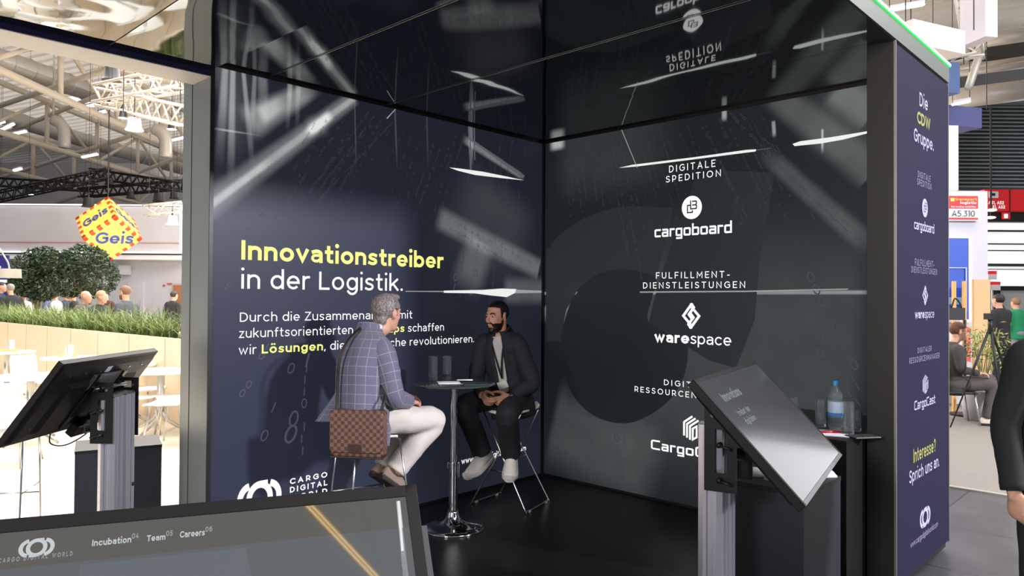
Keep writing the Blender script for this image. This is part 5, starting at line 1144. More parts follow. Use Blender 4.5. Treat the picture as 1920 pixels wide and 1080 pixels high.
# ---- white stand building
st = bgth('stand_building', 'large white exhibition stand with glowing edges behind the trees', 'stand', 150, 36)
bgo('wall_panel', -120, 476, 360, 600, 36, .4, m_stand, st, ground=True); bgo('fascia', -120, 385, 338, 474, 34.5, 1.6, m_stand, st)
bgo('light_line', -120, 381, 338, 385.5, 34.4, .2, m_glow, st); bgo('light_line', -120, 470, 338, 475, 34.4, .2, m_glow, st); bgo('light_line', 336.5, 383, 340, 474, 34.4, .2, m_glow, st)
bgo('red_line', -120, 454, 338, 455, 34.45, .1, mat('thin_red', (190, 130, 130), .6), st); bgo('underside_band', -120, 476, 340, 487, 34.8, 1.2, mat('band_white', (228, 226, 226), .6), st)
bgo('door_leaf', 239.5, 528, 268, 600, 35.9, .1, mat('stand_white2', (196, 194, 200), .7), st, ground=True); bgo('notice', 313, 531, 322, 533.5, 35.9, .06, mat('notice_red', (200, 60, 60), .6), st); bgo('notice', 305, 534, 308.5, 537, 35.9, .06, mat('notice_red'), st)
dr = bgo('door_brown', 324, 534.5, 350, 600, 35.8, .15, mat('brown_door', (160, 106, 72), .6), ground=True); tag(dr, 'brown door in the white stand wall next to the booth post', 'door')
bx_ = bgo('wall_speaker', 221, 497, 238, 515, 35.5, .4, m_stand); tag(bx_, 'pale square loudspeaker on the white stand wall right of the trees', 'loudspeaker')
sg = bgth('banner', 'dark blue banner with white letters at the far left edge', 'banner', 0, 30); bgo('banner_sheet', -60, 478, 14, 600, 30, .1, mat('banner_navy', (44, 42, 120), .6), sg, ground=True)
p_ = at(-24, 512, 29.95); word('banner_lettering', 'gls', sg, m_white, p_, RH, 26/FPX*30, .42, -FH, .2, .1); bgo('banner_stripe', -60, 524, 20, 530, 29.9, .05, m_white, sg); bgo('banner_stripe', -60, 535, 14, 538, 29.9, .05, mat('banner_yellow', (200, 190, 70), .6, emit=(200, 190, 70), es=.5), sg)
# ---- cube sign
def cube_sign():
    s = 1.418; a, b, c = V((.0615, .8039, .5916)), V((.7741, .3358, -.5367)), V((-.6301, .491, -.6016))
    cv = at(217.3, 405.4, 27.0); root = thing('cube_sign', 'yellow hanging cube sign with red dashed edges and blue lettering', 'sign', cv+(a+b+c)*s/2, None)
    m1 = mat('cube_yellow', (246, 214, 96), .55); m2 = mat('cube_red', (214, 66, 40), .55); m3 = mat('cube_blue', (52, 74, 146), .55); o = MB()
    ve = [cv+a*i*s+b*j*s+c*k*s for i in (0, 1) for j in (0, 1) for k in (0, 1)]; o.add(ve, [(0, 1, 3, 2), (4, 6, 7, 5), (0, 4, 5, 1), (2, 3, 7, 6), (0, 2, 6, 4), (1, 5, 7, 3)]); dash = o; o.cur = 1
    for (u, v, n) in ((a, c, -b), (a, b, -c), (b, c, -a)):
        w = .13*s
        for (p0, d, inn) in ((cv, u, v), (cv, v, u), (cv+u*s, v, -u), (cv+v*s, u, -v)):
            for k in range(9):
                if k % 2 == 0:
                    L0, L1 = s*k/9, s*(k+1)/9; 
                    q = [p0+d*L0+n*.01, p0+d*min(s, L1)+n*.01, p0+d*min(s, L1+.0)+inn*w*.7+n*.01, p0+d*L0+inn*w*.7+n*.01]; dash.poly(q)
    o.build('cube_body', [m1, m2], root)
    # lettering: lower face (b,c), upper left face (a,c), right face (a,b)
    def lab(o_, ux, uy, n): 
        ux = ux.normalized(); uy = uy.normalized(); word('sign_lettering', 'Geis', root, m3, o_, ux, s*.78, s*.27, n, .22, .1, UPV=uy, lift=.015)
    lab(cv+c*s*.78+b*s*.42-(b-c).normalized()*s*0+a*0, (b-c), (-b-c), -a) if False else None
    mid = cv+(b+c)*s*.5; ux = (b-c).normalized(); uy = -(b+c).normalized(); word('sign_lettering', 'Geis', root, m3, mid-ux*s*.41-uy*s*.14, ux, s*.9, s*.36, -a, .2, .1, UPV=uy, lift=.015)
    mid = cv+(a+c)*s*.5; ux = -c; uy = a; word('sign_lettering', 'Geis', root, m3, mid-ux*s*.36-uy*s*.14, ux, s*.72, s*.3, -b, .2, .1, UPV=uy, lift=.015)
    mid = cv+(a+b)*s*.5; ux = b; uy = a; word('sign_lettering', 'Geis', root, m3, mid-ux*s*.36-uy*s*.14, ux, s*.72, s*.3, -c, .2, .1, UPV=uy, lift=.015)
    top = cv+a*s+b*s*.0; MB().cyl(ve[4], ve[4]+V((0, 0, 8)), .02, 6).build('suspension_wire', m_blks, root)
cube_sign()
# ---- planter with grasses
PA, PB = at(-70, 606, 16.9), at(352, 641.5, 9.25); PA.z = PB.z = 1.12; pd = (PB-PA).normalized(); pn_ = V((-pd.y, pd.x, 0)); pn_ = pn_ if pn_.dot(FH) > 0 else -pn_
pl_ = thing('planter', 'long pale wooden planter wall filled with grasses behind the cafe tables', 'planter', V((PA.x, PA.y, 0)))
Rp = Matrix((pd, pn_, V((0, 0, 1)))).transposed(); L_ = (PB-PA).length; m_plw = mat('pale_wood', (226, 206, 178), .6, mottle=.06, mscale=2)
q = MB(); mid = (PA+PB)/2; q.box(V((mid.x, mid.y, .55))+pn_*.02, (L_, .04, 1.1), Rp); q.build('front_panel', m_plw, pl_); q = MB(); q.box(V((mid.x, mid.y, .55))+pn_*.68, (L_, .04, 1.1), Rp); q.build('back_panel', m_plw, pl_)
q = MB(); q.box(V((mid.x, mid.y, .53))+pn_*.35, (L_, .62, 1.02), Rp); q.build('soil', mat('soil', (70, 56, 44), .95), pl_)
for k in range(int(L_/1.2)+1):
    q = MB(); p = PA+pd*min(L_, k*1.2); q.box(V((p.x, p.y, .55))-pn_*.001, (.006, .004, 1.08), Rp); q.build('panel_joint', mat('joint_brown', (150, 132, 110), .7), pl_)
m_gr = [mat('grass_%d' % k, c, .7) for k, c in enumerate(((108, 132, 62), (80, 106, 50), (140, 150, 104)))]
def tuft(seed):
    R_ = random.Random(seed); o = MB()
    for k in range(46):
        o.cur = R_.choice((0, 0, 1, 2)); az = R_.uniform(0, 6.28); H_ = R_.uniform(.26, .52); le = R_.uniform(.05, .46); w = R_.uniform(.006, .011); b = V((R_.gauss(0, .03), R_.gauss(0, .03), 0)); d = V((math.cos(az), math.sin(az), 0)); sd = V((-d.y, d.x, 0)); prev = None; pts = []
        for t in (0, .35, .7, 1):
            p = b+d*(le*t**2)+V((0, 0, H_*(t-.22*le/.3*t**3))); pts.append((p, w*(1-t*.85)))
        for (p0, w0), (p1, w1) in zip(pts, pts[1:]): 
            n = len(o.v); o.v += [p0-sd*w0, p0+sd*w0, p1+sd*w1, p1-sd*w1]; o.face((n, n+1, n+2, n+3))
    return o.build('grass_tuft', m_gr)
tv = [tuft(k) for k in range(5)]; used = set(); n_ = 0
def place_tuft(loc, rz, sc, lab):
    global n_
    k = n_ % 5; o = tv[k] if k not in used else tv[k].copy()
    if k in used: COL.objects.link(o)
    used.add(k); o.location = loc; o.rotation_euler = (0, 0, rz); o.scale = (sc, sc, sc); n_ += 1
    tag(o, lab, 'grass', 'ornamental grasses in the planter')
for row, off in enumerate((.14, .4)):
    m_ = 33 if row == 0 else 34
    for k in range(m_):
        t = (k+.5+random.uniform(-.2, .2))/m_; p = PA+pd*(L_*t)+pn_*(off+random.uniform(-.05, .05)); p.z = 1.04
        place_tuft(p, random.uniform(0, 6), random.uniform(.9, 1.15), 'green ornamental grass tuft in the %s row of the pale planter' % ('front' if row == 0 else 'back'))
# ---- trees
def tree(label, x, D, crown, seed):
    R_ = random.Random(seed); root = bgth('tree', label, 'tree', x, D, 'round-headed trees behind the planter'); g = V(root.location); o = MB(); m3 = [mat('leaf_dark', (33, 50, 30), .65), mat('leaf_mid', (48, 70, 38), .65), mat('leaf_deep', (22, 36, 24), .65)]
    for k in range(5600):
        cx, cy, rx, ry = crown[R_.randrange(len(crown))]; a = R_.uniform(0, 6.283); u = R_.uniform(-1, 1); r = R_.uniform(.55, 1)**.5; q = math.sqrt(1-u*u)
        c = at(cx, cy, D); p = c+(RH*(q*math.cos(a)*rx)+FH*(q*math.sin(a)*rx)+V((0, 0, u*ry)))*(r*D/FPX)
        s = R_.uniform(.034, .064)*D/18; d = V((R_.gauss(0, 1), R_.gauss(0, 1), R_.gauss(.2, .8))).normalized(); e = d.cross(V((R_.gauss(0, 1), R_.gauss(0, 1), R_.gauss(0, 1)))).normalized(); o.cur = R_.choice((0, 1, 1, 2))
        n = len(o.v); o.v += [p-d*s, p+e*s*.42, p+d*s, p-e*s*.42]; o.face((n, n+1, n+2, n+3))
    o.build('crown', m3, root)
    cx, cy, rx, ry = crown[0]; c = at(cx, cy, D); q = MB(); q.tube([g, g.lerp(V((g.x, g.y, c.z)), .6), V((c.x, c.y, c.z-.2))], [.1, .085, .05], 10, 3)
    for k in range(5):
        a = k*1.26; q.tube([V((g.x, g.y, c.z-ry*D/FPX*1.0)), c+RH*(math.cos(a)*rx*.55*D/FPX)+FH*(math.sin(a)*rx*.55*D/FPX)], [.05, .02], 8)
    q.build('trunk', mat('bark', (84, 62, 48), .9), root, True)
tree('dark green round tree at the left behind the planter', 70, 19, ((62, 512, 38, 46), (50, 528, 30, 30), (85, 488, 28, 26), (78, 540, 30, 26)), 1); tree('larger dark green round tree left of the booth post', 165, 18, ((160, 512, 54, 50), (185, 520, 36, 36), (128, 525, 30, 34), (160, 484, 42, 26), (120, 496, 26, 26)), 2)
# ---- cafe tables, chairs
m_cw = mat('cafe_white', (240, 238, 234), .4); m_leg = mat('cafe_steel', (196, 194, 190), .3, .9)
def cafe_table(label, x, D, group='white cafe tables'):
    g = floor_at(x, D); t = thing('cafe_table', label, 'table', g, group)
    MB().lathe([(0, .72), (.39, .72), (.4, .73), (.395, .745), (0, .745)], g, 40).build('table_top', m_cw, t, 40); MB().cyl(g+V((0, 0, .2)), g+V((0, 0, .72)), .04, 16).build('column', m_leg, t, True)
    for k in range(4):
        a = k*math.pi/2+.6; d = V((math.cos(a), math.sin(a), 0)); MB().tube([g+V((0, 0, .24))+d*.03, g+d*.12+V((0, 0, .13)), g+d*.36+V((0, 0, .012))], [.022, .02, .014], 8, 4).build('leg', m_leg, t, True)
    return t
def cafe_chair(label, x, D, rz, proto=[None]):
    g = floor_at(x, D)
    if proto[0] is None:
        t = thing('cafe_chair', label, 'chair', (0, 0, 0), 'white cafe chairs'); q = MB(); rr = []
        for px, z, hw in ((.22, .44, .2), (.2, .455, .22), (.05, .445, .225), (-.14, .45, .22), (-.2, .5, .22), (-.23, .62, .225), (-.25, .76, .22), (-.255, .81, .19)): rr.append([V((px+.03*(k/6)**2*(1 if z > .5 else 0), hw*k/6, z+.012*(k/6)**2)) for k in range(-6, 7)])
        q.loft(rr, False, False); s = q.build('seat_shell', m_cw, t, True); s.modifiers.new('s', 'SOLIDIFY').thickness = .016
        for sx in (.17, -.17):
            for sy in (.18, -.18): MB().cyl((sx*.9, sy*.9, .45), (sx*1.25, sy*1.2, 0), .01, 8).build('leg', m_leg, t, True)
        proto[0] = t; t.location = g; t.rotation_euler = (0, 0, rz); return t
    c = copy_tree(proto[0], None, g, rz); c['label'] = label; return c
for x, D, lab in ((303, 9.0, 'white cafe table by the booth post with chrome pedestal'), (60, 8.3, 'white cafe table behind the left display, nearest the camera'), (135, 10.8, 'white cafe table with napkin holder in front of the planter'), (15, 11.8, 'white cafe table at the far left in front of the planter'), (232, 9.7, 'white cafe table in the back row between display and post')): cafe_table(lab, x, D)
for x, D, rz, lab in ((322, 8.2, 2.4, 'white cafe chair right of the chrome table, cut by the booth post'), (250, 8.6, .5, 'white cafe chair left of the chrome table by the post'), (268, 9.4, -.8, 'white cafe chair behind the chrome table by the post'), (20, 7.2, .9, 'white cafe chair at the left edge behind the display'), (110, 9.2, 2.6, 'white cafe chair behind the left display top edge'), (70, 10.2, -1.0, 'white cafe chair in the middle row at the left'), (160, 10.3, -.5, 'white cafe chair in front of the planter right of the napkin table'), (-5, 9.6, .4, 'white cafe chair cut by the left edge, middle row'), (205, 9.8, 3.4, 'white cafe chair between the display and the chrome table'), (338, 8.7, 3.0, 'white cafe chair half hidden behind the booth post')): cafe_chair(lab, x, D, rz)
for x, y, D, lab in ((128, 659, 10.8, 'small holder with cards on the cafe table before the planter'), (18, 650, 11.8, 'small holder with cards on the cafe table at the far left')):
    g = floor_at(x, D); t = thing('menu_holder', lab, 'holder', g+V((0, 0, .745)), 'card holders on cafe tables'); p = V(t.location); MB().box(p+V((0, 0, .02)), (.22, .09, .04), ori(20)).build('tray', mat('tray_wood', (206, 176, 120), .6), t); MB().box(p+V((0, 0, .11))+RH*.05, (.06, .05, .15), ori(20)).build('card', m_cw, t); MB().box(p+V((0, 0, .09))-RH*.02, (.03, .03, .11), ori(20)).build('shaker', m_leg, t)
g = at(18, 513, 11); al = bgth('arc_lamp', 'arched floor lamp with pale drum shade at the left edge', 'lamp', -70, 11)
MB().lathe([(.135, -.065), (.155, -.065), (.145, .07), (.13, .07)], g, 32).build('lamp_shade', mat('shade_cream', (164, 158, 146), .8), al, 40); MB().lathe([(0, -.05), (.13, -.05), (.13, -.055), (0, -.055)], g, 24).build('diffuser', mat('lamp_glow', (255, 240, 200), .5, emit=(255, 240, 205), es=1.3), al)
b_ = V(al.location); MB().tube([b_, b_+V((0, 0, 1.6)), b_+V((0, 0, 2.1))+RH*.12, b_+V((0, 0, 2.45))+RH*.4, g+V((0, 0, .22))+RH*-.06, g+V((0, 0, .06))], .012, 8, 6).build('arc_pole', m_leg, al, True); MB().lathe([(0, 0), (.2, 0), (.2, .03), (0, .03)], b_, 24).build('base', m_leg, al)
c_ = floor_at(8, 4.9); f2 = ori(15); l_ = [c_+f2 @ V(q) for q in ((-.2, .2, 0), (.17, .2, 0), (-.22, -.2, 0), (.17, -.2, 0))]
bar_stool('bar_stool', 'wire bar stool at the left edge, only its thin legs show under the left display', [(q.x, q.y) for q in l_], (c_.x, c_.y), tuple((f2 @ V((0, 1, 0)))[:2]), 'bar stools in the booth')
# ---- people in the hall
def standing(label, x, D, head, h, top, skin=(196, 150, 126), hair=(60, 44, 34), leg=(50, 52, 60), bald=False, arms=None, beard=False, shoe_=(40, 38, 38), vox=.016, group='visitors in the hall', pos=None, slim=1.0, gap=0, sleeve=(.078, .068, .058, .05, .046)):
    g = pos or floor_at(x, D); f = (ori(0) @ Matrix.Rotation(math.radians(head), 3, 'Z') @ V((0, 1, 0))); l = V((-f.y, f.x, 0)); k = h/1.8; P = lambda a, b, z: g+f*a*k+l*b*k+V((0, 0, z*k))
    t = thing('person', label, 'person', g, group)
    J = dict(pel=P(0, 0, .98), neck=P(.01, 0, 1.52), head=P(.05, 0, 1.675), hf=f, shL=P(0, .19, 1.44), shR=P(0, -.19, 1.44), elL=P(-.03, .25, 1.15), elR=P(-.03, -.25, 1.15), wrL=P(.06, .25, .9), wrR=P(.06, -.25, .9), hiL=P(0, .09, .95), hiR=P(0, -.09, .95), knL=P(.03, .1, .5), knR=P(.01, -.1, .5), anL=P(-.02, .11, .09), anR=P(-.03, -.11, .09), toL=f+l*.2, toR=f-l*.2,
        hdL=(f*.2+V((0, 0, -1))), hnL=-l, htL=f, hdR=(f*.2+V((0, 0, -1))), hnR=l, htR=f)
    if arms:
        for key, v in arms.items(): J[key] = P(*v) if key[:2] in ('el', 'wr', 'ha', 'sh', 'kn', 'an', 'hi', 'he', 'ne', 'pe') else V(f*v[0]+l*v[1]+V((0, 0, v[2])))
        if 'head' in arms: J['head'] = P(*arms['head'])
    nm = 'cloth_%d_%d_%d' % top
    b, R, hc, fr = figure(t, J, skinm('skin_%d_%d_%d' % skin, skin), mat(nm, top, .85), mat('cloth_%d_%d_%d' % leg, leg, .85), mat('shoe_%d_%d_%d' % shoe_, shoe_, .6), mat('dark_sole'), vox, cloth='jacket', wob=.003, jacket=scale_prof(JACKET, slim*k*.96), gap=gap, sleeve=sleeve)
    mh = mat('hair_%d_%d_%d' % hair, hair, .6)
    if not bald:
        shell('hair', hc, R, .009, lambda q: (q.z > .04 and q.x < .07) or (q.x < -.015 and q.z > -.08), mh, t, max(.008, vox*.7))
    if beard: shell('beard', hc, R, .006, lambda q: q.z < -.045 and q.x > 0 and q.z > -.13, mh, t, max(.008, vox*.7))
    return t, J, f, l, g, R, hc
standing('bearded man in dark grey shirt standing right of the trees beyond the planter', 238, 13.2, 75, 1.83, (72, 76, 84), hair=(120, 84, 60), beard=True)
standing('bald man in a dark top beyond the planter under the larger tree', 157, 14.5, -95, 1.74, (90, 84, 80), bald=True)
standing('fair-haired person in dark top right of the bald man', 187, 14, -100, 1.74, (46, 46, 50), hair=(176, 140, 104))
standing('person in dark red and black farther back behind the fair-haired one', 200, 21, 170, 1.78, (70, 34, 36), hair=(60, 50, 46))
standing('dark-haired man in a black jacket beside the booth post', 324, 20, -20, 1.78, (32, 32, 38), hair=(38, 30, 28))
standing('grey-haired man in black at the left edge beyond the planter', 21, 17.8, 60, 1.93, (30, 30, 34), hair=(128, 120, 116))
standing('dark-haired man cut by the left edge beyond the planter', -1, 18.2, -80, 1.98, (44, 52, 76), hair=(34, 28, 26))
for x, D, hd, c, hr, lab in ((46, 19.5, 90, (196, 190, 190), (60, 46, 40), 'person in a pale top behind the left tree trunk'), (88, 22, -60, (80, 90, 120), (80, 60, 48), 'person in blue grey right of the left trunk'), (106, 21, 100, (208, 204, 206), (66, 50, 42), 'person in white between the two tree trunks'), (124, 22, -90, (40, 46, 64), (70, 52, 42), 'person in navy left of the right trunk'), (140, 20, 120, (34, 32, 34), (30, 26, 26), 'black-haired person in black beside the right trunk'), (58, 23, -100, (40, 40, 46), (50, 40, 36), 'person in black behind the left tree')):
    standing(lab, x, D, hd, 1.76, c, hair=hr)
# ================================================================== THE AISLE AND STANDS AT THE RIGHT
m_dgrey = mat('hall_wall_grey', (92, 92, 96), .7); m_grey = mat('stand_grey', (196, 194, 202), .7); m_wbox = mat('hanging_white', (204, 199, 202), .7)
struct(bgo('wall_far_right', 1700, 120, 2600, 600, 34, .5, m_dgrey, ground=True)); struct(bgo('wall_far_left', -700, 300, 900, 600, 70, .5, mat('far_wall_pale', (190, 188, 190), .7), ground=True))
lv = bgth('louvre_wall', 'dark slatted louvre panel high on the hall wall at the right', 'louvre', 1860, 33); bgo('backing', 1796, 196, 2040, 356, 33.4, .2, mat('louvre_dark', (30, 34, 36), .6), lv)
for k in range(22):
    y = 199+k*7.1; q = MB(); bg(q, 1797, y, 2040, y+4.2, 33.1, .18); q.build('slat', mat('louvre_slat', (58, 64, 66), .5), lv)
rs = bgth('direction_sign', 'red overhead direction sign with white hall numbers at the right edge', 'sign', 1900, 26); bgo('sign_board', 1846, 355, 1960, 396, 26, .25, mat('sign_red', (206, 34, 40), .5, emit=(120, 16, 20), es=.6), rs); bgo('board_seam', 1893, 355, 1894.5, 396, 25.97, .03, mat('seam_dark', (90, 14, 18), .6), rs)
for s, x0, x1, y, hh in (('A51, A52', 1853, 1882, 383, 6), ('A51, A52', 1856, 1884, 391, 6)): a = at(x0, y, 25.98); word('sign_lettering', s, rs, m_white, a, RH, (x1-x0)/FPX*26, hh/FPX*26, -FH, .2, .16, lift=.01)
bgo('pictogram_panel', 1855, 359, 1872, 371, 25.95, .04, mat('picto_white', (222, 218, 216), .5), rs); bgo('pictogram', 1860, 362, 1866, 367, 25.92, .03, m_blks, rs)
db = bgo('sign_beam', 1846, 397, 1965, 416, 26.2, .4, m_blks); tag(db, 'dark beam under the red direction sign at the right edge', 'beam')
hs = bgth('hydrant_sign', 'small red fire hose sign with white symbol under the red direction sign', 'sign', 1887, 26); bgo('sign_plate', 1879.5, 398, 1894.5, 411, 26.05, .05, mat('sign_red'), hs); bgo('symbol', 1884, 401, 1890, 409, 26.0, .04, m_white, hs)
lamp_m = m_glow
for k, (x, y) in enumerate(((1859, 394), (1857, 408))): t = bgth('ceiling_light', 'round white lamp %s at the left end of the red direction sign' % ('upper' if not k else 'lower'), 'light', x, 24); p = at(x, y, 24); MB().ell(p, (.16, .16, .045)).build('lamp_disc', m_glow, t, True); MB().cyl(p, p+V((0, 0, 4)), .015, 6).build('cord', m_blks, t)
wg = bgth('glazing', 'bright white glazed hall front with dark bars at the right edge', 'window', 1890, 30); bgo('glass_panes', 1846, 416, 1965, 540, 30, .15, mat('bright_pane', (238, 240, 244), .5, emit=(240, 243, 248), es=.75), wg)
for y0, y1 in ((431, 435), (456, 459), (468.5, 471), (494, 500), (504, 506)): bgo('bar', 1846, y0, 1965, y1, 29.9, .15, mat('bar_dark', (56, 60, 64), .5), wg)
struct(bgo('window_added', 1966, 150, 2700, 540, 30, .15, mat('added_glow_pane', (240, 240, 244), .5, emit=(244, 246, 250), es=2.2), ground=False))  # unseen bright pane added so the right display mirrors something bright
bgo('lower_bar', 1846, 536, 1965, 545, 29.9, .2, m_blks, wg); bgo('lower_pane', 1846, 545, 1965, 640, 30, .15, mat('pane_grey', (184, 190, 194), .4), wg); bgo('mullion', 1869, 545, 1876, 640, 29.8, .2, m_blks, wg)
for k, (x0, y0, x1, y1) in enumerate(((1853, 508, 1869, 524), (1857, 528, 1876, 544))):
    t = bgth('stand_sign', 'small red and white stand sign %s in front of the glazed front' % ('above' if not k else 'below'), 'sign', x0, 22, 'small stand signs'); c = at(x0+2, y1, 22); MB().cyl(V((c.x, c.y, 0)), c, .03, 8).build('sign_post', m_leg, t); bgo('sign_top', x0, y0, x1, y0+6, 22, .06, mat('sign_red'), t); bgo('sign_face', x0, y0+6, x1, y1, 22, .06, m_stand, t)
# white stand column with number sign
bgc = bgth('stand_column', 'tall pale grey stand wall beside the navy advertising pillar', 'stand', 1815, 11.8); bgo('wall_panel', 1700, 357, 1852, 640, 11.8, .35, m_grey, bgc, ground=True)
bgo('upper_return', 1760, 235, 1797, 357, 12.6, .3, mat('column_white', (214, 210, 212), .7), bgc)
ss = bgth('number_sign', 'red and white stand number sign hanging on the pale stand wall', 'sign', 1808, 11.7); Ds = 11.72
bgo('sign_plate', 1777, 365, 1839, 414, Ds, .03, mat('sign_white', (236, 234, 236), .6), ss); bgo('red_band', 1779, 367, 1834, 391, Ds-.01, .012, mat('sign_red2', (206, 48, 56), .6), ss); bgo('red_line', 1780, 408, 1834, 412, Ds-.01, .012, mat('sign_red2'), ss)
def sgw(s, x0, x1, y, cap, m, w=.14, D=Ds-.012): word('sign_lettering', s, ss, m, at(x0, y, D), RH, (x1-x0)/FPX*D, cap/FPX*D, -FH, w, .14, lift=.004)
m_yel2 = mat('sign_yellow', (236, 200, 90), .6); m_ink2 = mat('sign_ink', (44, 42, 46), .6); m_wh2 = mat('sign_white')
sgw('transport', 1791, 1831, 376, 5, m_yel2, .2); sgw('logistic', 1800, 1831, 382.5, 5, m_wh2, .2); sgw('the leading exhibition', 1783, 1830, 389, 3, m_wh2, .16); sgw('A5.310', 1785, 1828, 406, 11.5, m_ink2, .13); bgo('square_mark', 1782.5, 371, 1790, 377.5, Ds-.016, .008, m_yel2, ss)
pn2 = bgth('poster_panel', 'blue framed poster panel on the pale stand wall', 'poster', 1795, 11.6); bgo('frame', 1740, 443, 1822, 604, 11.7, .06, mat('frame_white', (236, 236, 242), .5, emit=(200, 205, 235), es=.5), pn2); m_blu = mat('poster_blue', (40, 74, 170), .5, emit=(40, 66, 150), es=.35); bgo('poster_sheet', 1744, 446, 1816.5, 599, 11.66, .02, m_blu, pn2)
bgo('printed_line', 1760, 501, 1813, 503, 11.63, .015, mat('line_pale', (170, 190, 236), .5), pn2); bgo('printed_line', 1811, 503, 1813, 585, 11.63, .015, mat('line_pale'), pn2); bgo('printed_band', 1744, 557, 1813, 571, 11.63, .015, mat('band_pale', (130, 172, 216), .5), pn2)
rp = bgo('red_light_panel', 1740, 612, 1820, 678, 11.4, .08, mat('panel_pink', (240, 120, 130), .5, emit=(236, 90, 104), es=.7)); tag(rp, 'pink red glowing panel low on the pale stand wall', 'panel')
rp2 = bgo('pale_light_panel', 1740, 618, 1812, 678, 11.36, .04, mat('panel_lilac', (212, 196, 214), .5)); tag(rp2, 'pale lilac board in front of the pink glowing panel', 'panel')
wb = bgo('wood_board', 1827, 524, 1857, 690, 11.2, .06, mat('board_wood', (206, 170, 124), .6, mottle=.1, mscale=3), ground=True); tag(wb, 'upright pale wooden board between pale stand wall and glazing', 'board')
for x, y1, lab in ((1790.5, 672, 'left upright wooden post in front of the blue poster'), (1810, 640, 'right upright wooden post in front of the blue poster')):
    o_ = bgo('wooden_post', x-2.6, 527, x+2.6, y1, 10.9, .05, mat('post_wood', (206, 160, 92), .6), ground=True); tag(o_, lab, 'post', 'wooden posts')
bl = bgth('monitor_stand', 'black monitor on a thin stand in front of the wooden posts', 'monitor', 1809, 10.7); bgo('monitor', 1764, 577, 1810, 600, 10.7, .07, m_blks, bl); p = at(1809, 600, 10.68); MB().cyl(V((p.x, p.y, 0)), p, .02, 10).build('stand_pole', m_blks, bl, True); MB().lathe([(0, 0), (.2, 0), (.2, .02), (0, .02)], V((p.x, p.y, 0)), 24).build('base', m_blks, bl)
MB().tube([at(1803, 577, 10.7), at(1798, 566, 10.7), at(1790, 560, 10.7), at(1784, 577, 10.7)], .012, 6, 4).build('cable', m_blks, bl, True)
tp = bgth('camera_tripod', 'black camera tripod standing beside the bamboo plant', 'tripod', 1852, 9.6); c = at(1857, 612, 9.6)
for x, y, dp in ((1826, 690, .0), (1868, 690, -.1), (1876, 668, .35)): e_ = at(x, y, 9.6+dp); b_ = V((e_.x, e_.y, e_.z)); d = (e_-c); b_ = c+d*(c.z/(c.z-e_.z)); MB().tube([c, c.lerp(b_, .45), c.lerp(b_, .46), b_], [.018, .017, .012, .009], 8).build('leg', m_blks, tp, True)
MB().cyl(c-V((0, 0, .1)), c+V((0, 0, .12)), .03, 10).build('center_column', m_blks, tp, True); MB().tube([c+V((0, 0, .1)), at(1852, 590, 9.6)], [.025, .02], 8).build('pan_handle', m_blks, tp, True); MB().box(c+V((0, 0, .13)), (.12, .1, .08), ori(20)).build('head', m_blks, tp)
pt = bgth('bamboo_plant', 'bushy green potted bamboo plant behind the seated man', 'plant', 1838, 10.3); g = V(pt.location); MB().lathe([(0, 0), (.2, 0), (.26, .4), (.25, .42), (.22, .4), (0, .38)], g, 24).build('pot', m_stand, pt, True); o = MB(); R_ = random.Random(4)
for k in range(420):
    px, py = R_.gauss(1846, 22), R_.gauss(648, 20); 
    if not (1806 < px < 1893 and 600 < py < 700): continue
    p = at(px, py, 10.3+R_.uniform(-.25, .25)); s = R_.uniform(.035, .06); d = V((R_.gauss(0, 1), R_.gauss(0, 1), R_.gauss(-.2, .7))).normalized(); e = d.cross(V((R_.gauss(0, 1), R_.gauss(0, 1), 1))).normalized(); o.cur = R_.choice((0, 1)); n = len(o.v); o.v += [p-d*s, p+e*s*.25, p+d*s, p-e*s*.25]; o.face((n, n+1, n+2, n+3))
o.build('foliage', [mat('bamboo_leaf', (122, 138, 76), .6), mat('bamboo_leaf2', (156, 160, 92), .6)], pt); q = MB()
for k in range(9): q.tube([g+V((R_.gauss(0, .05), R_.gauss(0, .05), .38)), at(R_.uniform(1822, 1875), R_.uniform(612, 650), 10.3)], .008, 6)
q.build('canes', mat('cane', (128, 120, 70), .7), pt)
# hanging boxes, pipes and light bars of the roof at the right
for nm, x0, y0, x1, y1, D, th, yaw, m, lab in (('hanging_box', 1690, 46, 1834, 92, 13, .9, 24, m_wbox, 'long white hanging box beam at the upper right behind the green light line'), ('hanging_box', 1846, -40, 1872, 69, 13.5, .6, 10, mat('hanging_lilac', (206, 202, 214), .7), 'upright pale lilac hanging panel at the top right'), ('hanging_box', 1700, 111, 1815, 170, 14.5, .9, 20, mat('hanging_blue', (74, 96, 140), .6), 'blue hanging box beam just right of the booth roof corner'), ('hanging_box', 1700, 196, 1858, 235, 16, .8, 16, mat('hanging_violet', (80, 84, 132), .6), 'violet blue hanging box beam above the dark louvre')):
    c = at((x0+x1)/2, (y0+y1)/2, D); t = thing(nm, lab, 'hanging beam', c, 'hanging box beams'); bgo('box_shell', x0, y0, x1, y1, D, th, m, t, yaw=yaw)
    for xx in (x0+8, x1-8): c = at(xx, y0, D+.3); MB().cyl(c-V((0, 0, .1)), V((c.x, c.y, 15.29)), .01, 6).build('suspension_wire', m_blks, t)
lattice('exhibition_truss', 'pale truss hanging behind the white box beam at the upper right', at(1808, -20, 14.5), at(1830, 104, 15.5), .3, m_wtr, 'white exhibition trusses'); lattice('exhibition_truss', 'horizontal pale truss under the white box beam at the upper right', at(1740, 112, 15.5), at(1838, 86, 14.6), .3, m_wtr, 'white exhibition trusses')
